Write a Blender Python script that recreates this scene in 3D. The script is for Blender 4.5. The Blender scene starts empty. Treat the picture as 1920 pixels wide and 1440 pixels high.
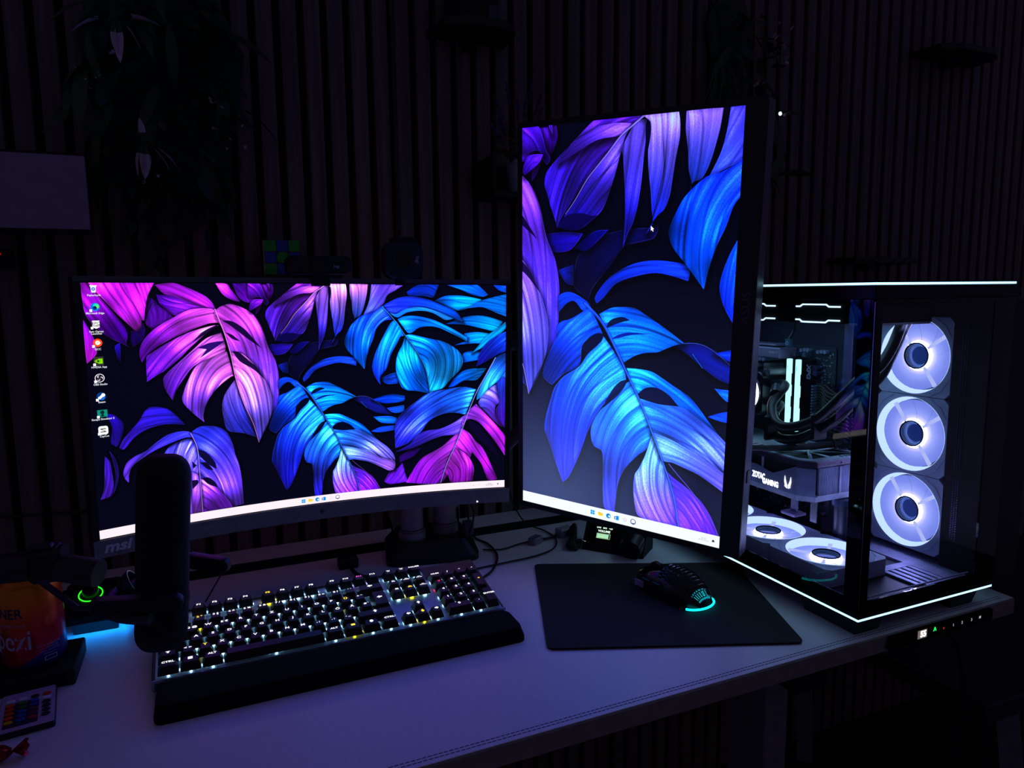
import bpy, bmesh, math, random
import numpy as np
from mathutils import Matrix, Vector, Euler
random.seed(4)
PI = math.pi
sc = bpy.context.scene
COL = sc.collection
# ------------------------------------------------------------------ camera
cam_d = bpy.data.cameras.new('camera'); cam = bpy.data.objects.new('camera', cam_d); COL.objects.link(cam)
cam_d.sensor_width = 36; cam_d.lens = 1324.2082 / 1920 * 36; cam_d.clip_start = .02
_y, _p, _r = .41078, .12873, -.0114
_f = Vector((math.sin(_y) * math.cos(_p), math.cos(_y) * math.cos(_p), -math.sin(_p)))
_rt = Vector((math.cos(_y), -math.sin(_y), 0)); _u = _rt.cross(_f)
_r2 = _rt * math.cos(_r) + _u * math.sin(_r); _u2 = _u * math.cos(_r) - _rt * math.sin(_r)
CAM = Vector((0, 0, .45306))
cam.matrix_world = Matrix(((_r2.x, _u2.x, -_f.x, CAM.x), (_r2.y, _u2.y, -_f.y, CAM.y), (_r2.z, _u2.z, -_f.z, CAM.z), (0, 0, 0, 1)))
sc.camera = cam
# ------------------------------------------------------------------ world, exposure
sc.view_settings.view_transform = 'Standard'; sc.view_settings.look = 'None'
sc.view_settings.exposure = 0.0; sc.view_settings.gamma = 1.0; sc.view_settings.use_curve_mapping = False
w = bpy.data.worlds.new('world'); sc.world = w; w.use_nodes = True
w.node_tree.nodes['Background'].inputs[0].default_value = (.030, .024, .056, 1)
w.node_tree.nodes['Background'].inputs[1].default_value = 1.0
sc.cycles.use_denoising = True
sc.cycles.max_bounces = 8; sc.cycles.transparent_max_bounces = 16
sc.cycles.sample_clamp_indirect = 3.0
# ------------------------------------------------------------------ materials
def hx(s): return tuple(int(s[i:i + 2], 16) / 255 for i in (0, 2, 4))
def lin(c):
    if isinstance(c, str): c = hx(c)
    return tuple(((v + .055) / 1.055) ** 2.4 if v > .04045 else v / 12.92 for v in c) + (1,)
MATS = {}
def mat(name, c, rough=.5, metal=0, em=None, es=0, noise=.08, nscale=60, bump=0, spec=.5, coat=0, alpha=1):
    if name in MATS: return MATS[name]
    m = bpy.data.materials.new(name); m.use_nodes = True; nt = m.node_tree; b = nt.nodes['Principled BSDF']
    L = nt.links.new
    tc = nt.nodes.new('ShaderNodeTexCoord'); nz = nt.nodes.new('ShaderNodeTexNoise')
    nz.inputs['Scale'].default_value = nscale; nz.inputs['Detail'].default_value = 4
    L(tc.outputs['Object'], nz.inputs['Vector'])
    rp = nt.nodes.new('ShaderNodeValToRGB'); k = lin(c)
    rp.color_ramp.elements[0].color = tuple(v * (1 - noise * 2) for v in k[:3]) + (1,)
    rp.color_ramp.elements[1].color = tuple(min(1, v * (1 + noise * 2)) for v in k[:3]) + (1,)
    rp.color_ramp.elements[0].position = .3; rp.color_ramp.elements[1].position = .7
    L(nz.outputs[0], rp.inputs[0]); L(rp.outputs[0], b.inputs['Base Color'])
    b.inputs['Roughness'].default_value = rough; b.inputs['Metallic'].default_value = metal
    b.inputs['Specular IOR Level'].default_value = spec; b.inputs['Coat Weight'].default_value = coat
    if bump:
        bp = nt.nodes.new('ShaderNodeBump'); bp.inputs['Strength'].default_value = bump; bp.inputs['Distance'].default_value = .001
        L(nz.outputs[0], bp.inputs['Height']); L(bp.outputs[0], b.inputs['Normal'])
    if em: b.inputs['Emission Color'].default_value = lin(em); b.inputs['Emission Strength'].default_value = es
    MATS[name] = m; return m
def wood(name, c1, c2):
    m = mat(name, c1, rough=.6); nt = m.node_tree; L = nt.links.new
    nz = [n for n in nt.nodes if n.type == 'TEX_NOISE'][0]; rp = [n for n in nt.nodes if n.type == 'VALTORGB'][0]
    tc = [n for n in nt.nodes if n.type == 'TEX_COORD'][0]
    mp = nt.nodes.new('ShaderNodeMapping'); mp.inputs['Scale'].default_value = (60, 60, 1.6)
    oi = nt.nodes.new('ShaderNodeObjectInfo'); ad = nt.nodes.new('ShaderNodeVectorMath'); ad.operation = 'ADD'
    sl = nt.nodes.new('ShaderNodeVectorMath'); sl.operation = 'SCALE'; sl.inputs['Scale'].default_value = 37
    L(oi.outputs['Random'], sl.inputs[0]); L(tc.outputs['Object'], ad.inputs[0]); L(sl.outputs[0], ad.inputs[1])
    L(ad.outputs[0], mp.inputs[0]); L(mp.outputs[0], nz.inputs['Vector']); nz.inputs['Scale'].default_value = 1.6
    rp.color_ramp.elements[0].color = lin(c1); rp.color_ramp.elements[1].color = lin(c2)
    return m
def emis(name, c, s, c2=None):
    if name in MATS: return MATS[name]
    m = bpy.data.materials.new(name); m.use_nodes = True; nt = m.node_tree; nt.nodes.clear()
    o = nt.nodes.new('ShaderNodeOutputMaterial'); e = nt.nodes.new('ShaderNodeEmission')
    e.inputs[0].default_value = lin(c); e.inputs[1].default_value = s
    nt.links.new(e.outputs[0], o.inputs[0]); MATS[name] = m; return m
def glass(name, tint=(1, 1, 1), refl=.9):
    m = bpy.data.materials.new(name); m.use_nodes = True; nt = m.node_tree; nt.nodes.clear(); L = nt.links.new
    o = nt.nodes.new('ShaderNodeOutputMaterial'); mx = nt.nodes.new('ShaderNodeMixShader'); fr = nt.nodes.new('ShaderNodeFresnel')
    t = nt.nodes.new('ShaderNodeBsdfTransparent'); g = nt.nodes.new('ShaderNodeBsdfGlossy')
    t.inputs[0].default_value = tint + (1,); g.inputs['Roughness'].default_value = .02; g.inputs[0].default_value = (refl,) * 3 + (1,)
    fr.inputs[0].default_value = 1.45
    ge = nt.nodes.new('ShaderNodeNewGeometry'); sb = nt.nodes.new('ShaderNodeMath'); sb.operation = 'SUBTRACT'; sb.inputs[0].default_value = 1; mu = nt.nodes.new('ShaderNodeMath'); mu.operation = 'MULTIPLY'
    L(ge.outputs['Backfacing'], sb.inputs[1]); L(fr.outputs[0], mu.inputs[0]); L(sb.outputs[0], mu.inputs[1])
    L(mu.outputs[0], mx.inputs[0]); L(t.outputs[0], mx.inputs[1]); L(g.outputs[0], mx.inputs[2]); L(mx.outputs[0], o.inputs[0])
    MATS[name] = m; return m
BLK = mat('black_plastic', '0c0c10', .45, noise=.1)
BLKM = mat('matte_black', '08080b', .75)
BLKG = mat('gloss_black', '050507', .15)
DGR = mat('dark_grey_plastic', '1c1c22', .5)
MGR = mat('grey_metal', '6a6a72', .42, metal=.5)
SIL = mat('silver_metal', 'b8b8c0', .35, metal=.8)
WHT = mat('white_plastic', 'c8c8cc', .45)
RUB = mat('black_rubber', '101014', .6)
# ------------------------------------------------------------------ mesh builder
class MB:
    def __init__(s): s.v = []; s.f = []
    def add(s, v, f):
        o = len(s.v); s.v += [tuple(p) for p in v]; s.f += [tuple(i + o for i in q) for q in f]; return s
    def xf(s, M, start=0):
        for i in range(start, len(s.v)): s.v[i] = tuple(M @ Vector(s.v[i]))
        return s
    def box(s, x0, x1, y0, y1, z0, z1, ch=0):
        if ch <= 0:
            v = [(x, y, z) for z in (z0, z1) for y in (y0, y1) for x in (x0, x1)]
            return s.add(v, [(0, 2, 3, 1), (4, 5, 7, 6), (0, 1, 5, 4), (2, 6, 7, 3), (0, 4, 6, 2), (1, 3, 7, 5)])
        v = []
        X = (x0, x1); Y = (y0, y1); Z = (z0, z1)
        sg = lambda i: 1 if i == 0 else -1
        idx = {}
        for i in (0, 1):
            for j in (0, 1):
                for k in (0, 1):
                    idx[i, j, k] = len(v)
                    v += [(X[i], Y[j] + sg(j) * ch, Z[k] + sg(k) * ch), (X[i] + sg(i) * ch, Y[j], Z[k] + sg(k) * ch), (X[i] + sg(i) * ch, Y[j] + sg(j) * ch, Z[k])]
        f = []
        for i in (0, 1):
            q = [idx[i, 0, 0], idx[i, 1, 0], idx[i, 1, 1], idx[i, 0, 1]]; f.append(tuple(q if i else q[::-1]))
            q = [idx[0, i, 0] + 1, idx[1, i, 0] + 1, idx[1, i, 1] + 1, idx[0, i, 1] + 1]; f.append(tuple(q[::-1] if i else q))
            q = [idx[0, 0, i] + 2, idx[1, 0, i] + 2, idx[1, 1, i] + 2, idx[0, 1, i] + 2]; f.append(tuple(q if i else q[::-1]))
        for a in (0, 1):
            for b in (0, 1):
                flip = (a + b) % 2
                q = [idx[a, b, 0], idx[a, b, 1], idx[a, b, 1] + 1, idx[a, b, 0] + 1]; f.append(tuple(q if flip else q[::-1]))
                q = [idx[a, 0, b], idx[a, 0, b] + 2, idx[a, 1, b] + 2, idx[a, 1, b]]; f.append(tuple(q if flip else q[::-1]))
                q = [idx[0, a, b] + 1, idx[1, a, b] + 1, idx[1, a, b] + 2, idx[0, a, b] + 2]; f.append(tuple(q if flip else q[::-1]))
        for i in (0, 1):
            for j in (0, 1):
                for k in (0, 1):
                    n = idx[i, j, k]; f.append((n, n + 1, n + 2) if (i + j + k) % 2 else (n + 2, n + 1, n))
        return s.add(v, f)
    def prism(s, P, z0, z1, M=None, ch=0):
        """polygon P (ccw, x,y) extruded from z0 to z1; optional chamfer at the top"""
        n = len(P); v = []; rings = [(z0, 0)]
        if ch: rings += [(z1 - ch, 0), (z1, ch)]
        else: rings += [(z1, 0)]
        cx = sum(p[0] for p in P) / n; cy = sum(p[1] for p in P) / n
        for z, k in rings:
            for x, y in P:
                d = math.hypot(x - cx, y - cy) or 1
                v.append((x - (x - cx) / d * k, y - (y - cy) / d * k, z))
        f = [tuple(range(n))[::-1]]
        for r in range(len(rings) - 1):
            for i in range(n): f.append((r * n + i, r * n + (i + 1) % n, (r + 1) * n + (i + 1) % n, (r + 1) * n + i))
        f.append(tuple((len(rings) - 1) * n + i for i in range(n)))
        if M is not None: v = [M @ Vector(p) for p in v]
        return s.add(v, f)
    def ring(s, Pout, Pin, z0, z1, M=None):
        n = len(Pout); v = [(x, y, z) for z in (z0, z1) for P in (Pout, Pin) for x, y in P]
        f = []
        for i in range(n):
            j = (i + 1) % n
            f += [(i, n + i, n + j, j), (2 * n + i, 2 * n + j, 3 * n + j, 3 * n + i), (i, j, 2 * n + j, 2 * n + i), (n + i, 3 * n + i, 3 * n + j, n + j)]
        if M is not None: v = [M @ Vector(p) for p in v]
        return s.add(v, f)
    def lathe(s, prof, n=32, M=None, caps=True):
        v = []; f = []; m = len(prof)
        for r, z in prof:
            for i in range(n):
                a = 2 * PI * i / n; v.append((r * math.cos(a), r * math.sin(a), z))
        for k in range(m - 1):
            for i in range(n): f.append((k * n + i, k * n + (i + 1) % n, (k + 1) * n + (i + 1) % n, (k + 1) * n + i))
        if caps:
            if prof[0][0] > 1e-5: f.append(tuple(range(n))[::-1])
            if prof[-1][0] > 1e-5: f.append(tuple((m - 1) * n + i for i in range(n)))
        if M is not None: v = [M @ Vector(p) for p in v]
        return s.add(v, f)
    def cyl(s, p0, p1, r0, r1=None, n=20):
        p0 = Vector(p0); p1 = Vector(p1); d = p1 - p0
        M = Matrix.Translation(p0) @ d.to_track_quat('Z', 'Y').to_matrix().to_4x4()
        return s.lathe([(r0, 0), (r0 if r1 is None else r1, d.length)], n, M)
    def tube(s, pts, r, n=8, closed=False, smooth=6, flat=1.0):
        P = [Vector(p) for p in pts]
        if smooth > 1:
            Q = []; m = len(P)
            for i in range(m if closed else m - 1):
                a = P[(i - 1) % m] if closed or i else P[0]; b = P[i]; c = P[(i + 1) % m]; d = P[(i + 2) % m] if closed or i + 2 < m else P[-1]
                for k in range(smooth):
                    t = k / smooth
                    Q.append(.5 * ((2 * b) + (c - a) * t + (2 * a - 5 * b + 4 * c - d) * t * t + (3 * b - a - 3 * c + d) * t ** 3))
            if not closed: Q.append(P[-1])
            P = Q
        m = len(P); v = []; f = []; up = Vector((0, 0, 1)); pn = None
        for i in range(m):
            t = (P[(i + 1) % m] - P[i - 1]) if closed else (P[min(i + 1, m - 1)] - P[max(i - 1, 0)])
            t.normalize()
            if pn is None: nx = t.cross(up) if abs(t.z) < .95 else t.cross(Vector((1, 0, 0)))
            else: nx = pn - t * pn.dot(t)
            nx.normalize(); pn = nx; ny = t.cross(nx)
            for k in range(n):
                a = 2 * PI * k / n; v.append(P[i] + nx * math.cos(a) * r + ny * math.sin(a) * r * flat)
        for i in range(m if closed else m - 1):
            for k in range(n):
                j = (i + 1) % m; f.append((i * n + k, i * n + (k + 1) % n, j * n + (k + 1) % n, j * n + k))
        if not closed: f += [tuple(range(n))[::-1], tuple((m - 1) * n + k for k in range(n))]
        return s.add(v, f)
    def build(s, name, m, parent=None, world=False, smooth=False, **tags):
        me = bpy.data.meshes.new(name); me.from_pydata(s.v, [], s.f); me.validate()
        if world and parent is not None: me.transform(wm(parent).inverted())
        bm = bmesh.new(); bm.from_mesh(me); bmesh.ops.recalc_face_normals(bm, faces=bm.faces); bm.to_mesh(me); bm.free()
        if m: me.materials.append(m)
        if smooth: me.shade_smooth(); me.set_sharp_from_angle(angle=math.radians(35))
        return link(name, me, parent, **tags)
def wm(o): return (wm(o.parent) @ o.matrix_basis) if o.parent else o.matrix_basis.copy()
def link(name, me, parent=None, **tags):
    o = bpy.data.objects.new(name, me); COL.objects.link(o)
    if parent is not None:
        o.parent = parent
    for k, v in tags.items():
        if v is not None: o[k] = v
    return o
def thing(name, label, cat, loc=(0, 0, 0), rot=(0, 0, 0), group=None, M=None):
    o = bpy.data.objects.new(name, None); COL.objects.link(o); o.empty_display_size = .02
    o.matrix_basis = M if M is not None else Matrix.Translation(loc) @ Euler(rot).to_matrix().to_4x4()
    o['label'] = label; o['category'] = cat
    if group: o['group'] = group
    return o
def rrect(cx, cy, w, h, r, n=4):
    out = []
    for qx, qy, a0 in ((1, 1, 0), (-1, 1, 90), (-1, -1, 180), (1, -1, 270)):
        for k in range(n + 1):
            a = math.radians(a0 + 90 * k / n); out.append((cx + qx * (w / 2 - r) + r * math.cos(a), cy + qy * (h / 2 - r) + r * math.sin(a)))
    return out
def circ(cx, cy, r, n=24, a0=0): return [(cx + r * math.cos(a0 + 2 * PI * i / n), cy + r * math.sin(a0 + 2 * PI * i / n)) for i in range(n)]
_tc = {}
def text_mesh(body, size, extrude=0, bold=0, align='CENTER', shear=0, sx=1.0):
    k = (body, size, extrude, bold, align, shear, sx)
    if k in _tc: return _tc[k]
    c = bpy.data.curves.new('t', 'FONT'); c.body = body; c.size = size; c.extrude = extrude; c.offset = bold
    c.align_x = align; c.align_y = 'CENTER'; c.shear = shear; c.resolution_u = 3; c.space_line = .8
    o = bpy.data.objects.new('t', c); COL.objects.link(o)
    dg = bpy.context.evaluated_depsgraph_get(); dg.update()
    me = bpy.data.meshes.new_from_object(o.evaluated_get(dg)); bpy.data.objects.remove(o); bpy.data.curves.remove(c)
    if sx != 1: me.transform(Matrix.Diagonal((sx, 1, 1, 1)))
    _tc[k] = me; return me
def text(name, body, size, m, parent, M, **kw):
    tags = {k: kw.pop(k) for k in ('label',) if k in kw}
    me = text_mesh(body, size, **kw).copy(); me.transform(M); me.materials.clear(); me.materials.append(m); me.name = name
    return link(name, me, parent, **tags)
def basis(o, x, y):
    """matrix at o with local x,y axes; z = x cross y"""
    x = Vector(x).normalized(); y = Vector(y); z = x.cross(y).normalized(); y = z.cross(x)
    return Matrix(((x.x, y.x, z.x, o[0]), (x.y, y.y, z.y, o[1]), (x.z, y.z, z.z, o[2]), (0, 0, 0, 1)))
def dup(root, loc=None, M=None, label=None, group=None):
    def cp(o, par):
        c = o.copy(); COL.objects.link(c); c.parent = par
        for ch in list(o.children): cp(ch, c)
        return c
    r = cp(root, None)
    if M is not None: r.matrix_basis = M
    elif loc is not None: r.location = loc
    if label: r['label'] = label
    if group: r['group'] = group
    return r
def demote(root, main, parent, name=None, label=None):
    ch = list(root.children); m = [c for c in ch if c.name.split('.')[0] == main][0]; inv = m.matrix_basis.inverted()
    for c in ch:
        if c is not m: b_ = inv @ c.matrix_basis; c.parent = m; c.matrix_basis = b_
    b_ = wm(parent).inverted() @ root.matrix_basis @ m.matrix_basis; m.parent = parent; m.matrix_basis = b_
    nm = name or root.name.split('.')[0]; lb = label or root.get('label'); bpy.data.objects.remove(root); m.name = nm
    if lb: m['label'] = lb
    return m
# ------------------------------------------------------------------ the setting
YW = 1.315
FL_Z = -.75
WOOD = wood('slat_wood', '4a3e40', '6e5e5e')
FELT = mat('black_felt', '050506', .95)
MB().box(-1.6, 3.2, -2.2, YW + .1, FL_Z - .05, FL_Z).build('floor', mat('dark_floor', '2a2420', .5), kind='structure')
wall = MB().box(-1.6, 3.2, YW + .022, YW + .1, FL_Z, 1.75).build('wall_back', FELT, kind='structure')
sl = MB().box(-.0135, .0135, 0, .022, 0, 1.75 - FL_Z - .001, ch=.0012)
sl0 = sl.build('slat', WOOD, wall); sme = sl0.data
k = 0; x = .2437 - .0395 * 34
while x < 2.9:
    o = sl0 if k == 0 else bpy.data.objects.new('slat', sme)
    if k: COL.objects.link(o); o.parent = wall
    o.location = (x, YW, FL_Z); x += .0395; k += 1
# ------------------------------------------------------------------ desk
DESK = mat('desk_leather', 'e2e2ea', .42, noise=.03, nscale=400, bump=.05)
DESKM = mat('desk_side', '84847e', .6)
t = thing('desk', 'white standing desk with stitched leather top and grey edge holding both screens', 'desk', (.2, .9, FL_Z))
DESKT = t
MB().box(-.95, 1.069, .612, 1.203, -.0245, -.0012, ch=.001).build('desktop', DESKM, t, world=True)
MB().box(-.949, 1.068, .6135, 1.2025, -.0012, 0, ch=.0005).build('top_cover', DESK, t, world=True)
b = MB()
for yy in (.620, .6245):
    x = -.4
    while x < 1.05: b.box(x, x + .0042, yy, yy + .0006, -.0002, .00035); x += .0056
b.build('stitching', mat('thread', '3c3c48', .8), t, world=True, kind='stuff')
MB().box(-.95, 1.069, 1.203, 1.240, -.03, -.004).build('cable_channel', BLKM, t, world=True)
MB().box(-.95, 1.069, 1.203, 1.2065, -.02, .002).box(-.95, 1.069, 1.2365, 1.240, -.02, .002).build('brush_strip', BLKM, t, world=True)
MB().box(-.95, 1.069, 1.240, YW - .001, -.0245, 0, ch=.001).build('rear_panel', DESK, t, world=True)
LEG = mat('pale_leg_metal', '77777c', .5)
for x0 in (.684, -.70):
    MB().box(x0, x0 + .041, .70, .775, FL_Z + .03, -.07, ch=.002).build('leg', LEG, t, world=True)
    MB().box(x0 - .008, x0 + .049, .63, 1.2, FL_Z, FL_Z + .03, ch=.003).build('foot', LEG, t, world=True)
    MB().box(x0 - .01, x0 + .05, .64, 1.18, -.07, -.0246, ch=.002).build('bracket', BLK, t, world=True)
MB().box(-.66, .69, .9, .94, -.07, -.03).build('crossbar', BLK, t, world=True)
# low side table at the right
t = thing('side_table', 'low dark blue-grey table with slanted pale leg right of the desk', 'table', (1.6, .9, FL_Z))
TB = mat('side_table_top', '20262c', .6)
MB().box(1.17, 2.1, .70, 1.28, -.285, -.25, ch=.002).build('tabletop', TB, t, world=True)
for (xa, ya, xb, yb) in ((1.30, .75, 1.36, .72), (1.30, 1.22, 1.36, 1.25), (2.0, .75, 1.95, .72), (2.0, 1.22, 1.95, 1.25)):
    MB().tube([(xa, ya, -.285), (xb, yb, FL_Z)], .026, 4, smooth=1).build('leg', LEG, t, world=True)
# ------------------------------------------------------------------ pictures shown on the two screens, painted here
def hxa(s): return np.array([int(s[i:i+2],16)/255 for i in (0,2,4)])
def smooth(P,n=4):
    P=np.array(P,float);m=len(P);out=[]
    for i in range(m):
        a,b,c,d=P[i-1],P[i],P[(i+1)%m],P[(i+2)%m]
        def ang(x,y,z):
            u=y-x;v=z-y;return (u@v)/(np.linalg.norm(u)*np.linalg.norm(v)+1e-9)
        ta=(c-a)/2 if ang(a,b,c)>.2 else (c-b)*.5
        tb=(d-b)/2 if ang(b,c,d)>.2 else (c-b)*.5
        L=np.linalg.norm(c-b)
        for t in (ta,tb):
            l=np.linalg.norm(t)
            if l>L: t*=L/l
        for k in range(n):
            t=k/n
            out.append((2*t**3-3*t**2+1)*b+(t**3-2*t**2+t)*ta+(-2*t**3+3*t**2)*c+(t**3-t**2)*tb)
    return np.array(out)
def sdist(P,X,Y):
    D=np.full(X.shape,1e9);ins=np.zeros(X.shape,bool)
    for i in range(len(P)):
        x0,y0=P[i-1];x1,y1=P[i];dx,dy=x1-x0,y1-y0
        L=dx*dx+dy*dy+1e-12
        t=np.clip(((X-x0)*dx+(Y-y0)*dy)/L,0,1)
        D=np.minimum(D,(X-x0-t*dx)**2+(Y-y0-t*dy)**2)
        if y0!=y1: ins^=((Y<y0)!=(Y<y1))&(X<x0+(Y-y0)*dx/dy)
    D=np.sqrt(D);return np.where(ins,-D,D)
rng=np.random.RandomState(7)
N1=rng.rand(4096)
def n1(x,k=0):
    x=x+k*37.7;i=np.floor(x).astype(int);f=x-i;f=f*f*(3-2*f);return N1[i%4096]*(1-f)+N1[(i+1)%4096]*f
N2=rng.rand(256,256)
def n2(x,y):
    i=np.floor(x).astype(int);j=np.floor(y).astype(int);f=x-i;g=y-j;f=f*f*(3-2*f);g=g*g*(3-2*g)
    a=N2[j%256,i%256]*(1-f)+N2[j%256,(i+1)%256]*f;b=N2[(j+1)%256,i%256]*(1-f)+N2[(j+1)%256,(i+1)%256]*f
    return a*(1-g)+b*g
def paint(shapes,ribs,bg,w,h,x0,y0,sc):
    """viewport: image px -> wallpaper coords x0+px/sc"""
    img=np.ones((h,w,3))*hxa(bg)
    gx,gy=np.meshgrid((np.arange(w)+.5)/sc+x0,(np.arange(h)+.5)/sc+y0)
    def region(P,pad):
        a=max(0,int((P[:,0].min()-pad-x0)*sc));b=min(w,int((P[:,0].max()+pad-x0)*sc)+2)
        c=max(0,int((P[:,1].min()-pad-y0)*sc));d=min(h,int((P[:,1].max()+pad-y0)*sc)+2)
        return (slice(c,d),slice(a,b)) if b>a and d>c else None
    for j,(P,ax,c0,c1,k) in enumerate(shapes):
        P=smooth(P); r=region(P,4)
        if not r: continue
        X,Y=gx[r],gy[r];sd=sdist(P,X,Y)
        m=np.clip(.5-sd*sc*.8,0,1)
        c0=hxa(c0);c1=hxa(c1)
        if ax is None: col=np.ones(X.shape+(3,))*c0; m=m*.92
        else:
            A=np.array(ax,float);t=np.linspace(-.15,1.1,26)[:,None]
            B=(1-t)**2*A[0]+2*t*(1-t)*A[1]+t*t*A[2]
            best=np.full(X.shape,1e9);s=np.zeros(X.shape);u=np.zeros(X.shape)
            for i in range(25):
                dx,dy=B[i+1]-B[i];l=np.hypot(dx,dy)+1e-6
                tt=np.clip(((X-B[i,0])*dx+(Y-B[i,1])*dy)/l/l,0,1)
                ex=X-B[i,0]-tt*dx;ey=Y-B[i,1]-tt*dy;dd=ex*ex+ey*ey
                q=dd<best;best=np.where(q,dd,best);s=np.where(q,(i+tt)/25*1.25-.15,s);u=np.where(q,(ex*dy-ey*dx)/l,u)
            s=np.clip(s,0,1);S=(s*s*(3-2*s))[...,None]
            col=c0*(1-S)+c1*S
            wob=u*(.75+.5*s)+3*n1(s*3,j)
            f=.55*n1(wob*.16,j)+.25*n1(wob*.45,j+9)+.2*n1(wob*1.1+n1(s*9,j)*2,j+17)
            ridge=np.abs(np.sin(wob*.085+2*n1(s*2.,j)+j)); ridge=1-np.exp(-(ridge*5)**2)
            lum=1+k*((f-.5)*.62)-.26*k*(1-ridge)
            fine=n2(X*.75,Y*.75)-.5; lum=lum*(1+.13*fine*k)
            big=n2(X*.013+j,Y*.013); lum=lum*(1+.75*(big-.45)*k)*(1.08-.25*s)
            inn=np.clip(-sd/9,0,1); lum=lum*(.80+.20*inn)
            rim=np.exp(-((sd+1.1)/.9)**2)*(.05+.4*np.clip(n2(X*.02,Y*.02+j)-.45,0,1)*2)
            col=col*np.clip(lum,.12,2)[...,None]
            hi=np.clip(lum-1.12,0,1)[...,None]*1.1; col=col*(1-hi)+np.minimum(1,col*1.25+.22)*hi
            col=col+rim[...,None]*np.array([.35,.35,.5])
            sh=np.clip(1-sd/14,0,1)*(sd>0); 
            # drop shade on what lies behind
            R=region(P,16);X2,Y2=gx[R],gy[R];sd2=sdist(P[::3],X2-3,Y2-5)
            img[R]*=(1-.6*np.clip(1-sd2/13,0,1)*(sd2>-99))[...,None]
        g=col.mean(-1,keepdims=True);col=g+(col-g)*1.22
        img[r]=img[r]*(1-m[...,None])+np.clip(col,0,1)*m[...,None]
    for P,w0,w1,c in ribs:
        P=smooth(list(P)+[P[-1]],6)[:-6*2+1];n=len(P);r=region(P,12)
        if not r: continue
        X,Y=gx[r],gy[r];best=np.full(X.shape,1e9);W=np.zeros(X.shape);sg=np.zeros(X.shape)
        for i in range(n-1):
            dx,dy=P[i+1]-P[i];l=np.hypot(dx,dy)+1e-6
            tt=np.clip(((X-P[i,0])*dx+(Y-P[i,1])*dy)/l/l,0,1)
            dd=np.hypot(X-P[i,0]-tt*dx,Y-P[i,1]-tt*dy);q=dd<best
            best=np.where(q,dd,best);W=np.where(q,w0+(w1-w0)*(i+tt)/n,W);sg=np.where(q,((X-P[i,0])*dy-(Y-P[i,1])*dx)/l,sg)
        a=np.clip((W/2-best)*sc+.5,0,1)*.85;dk=np.clip((W/2+2.2-best)*.6,0,1)*.5*(best>W/2)
        lu=1+.5*np.clip(sg/(W/2+.1),-1,1)*.5
        img[r]=img[r]*(1-dk[...,None]);img[r]=img[r]*(1-a[...,None])+np.clip(hxa(c)*lu[...,None],0,1)*a[...,None]
    return np.clip(img,0,1)

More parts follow.
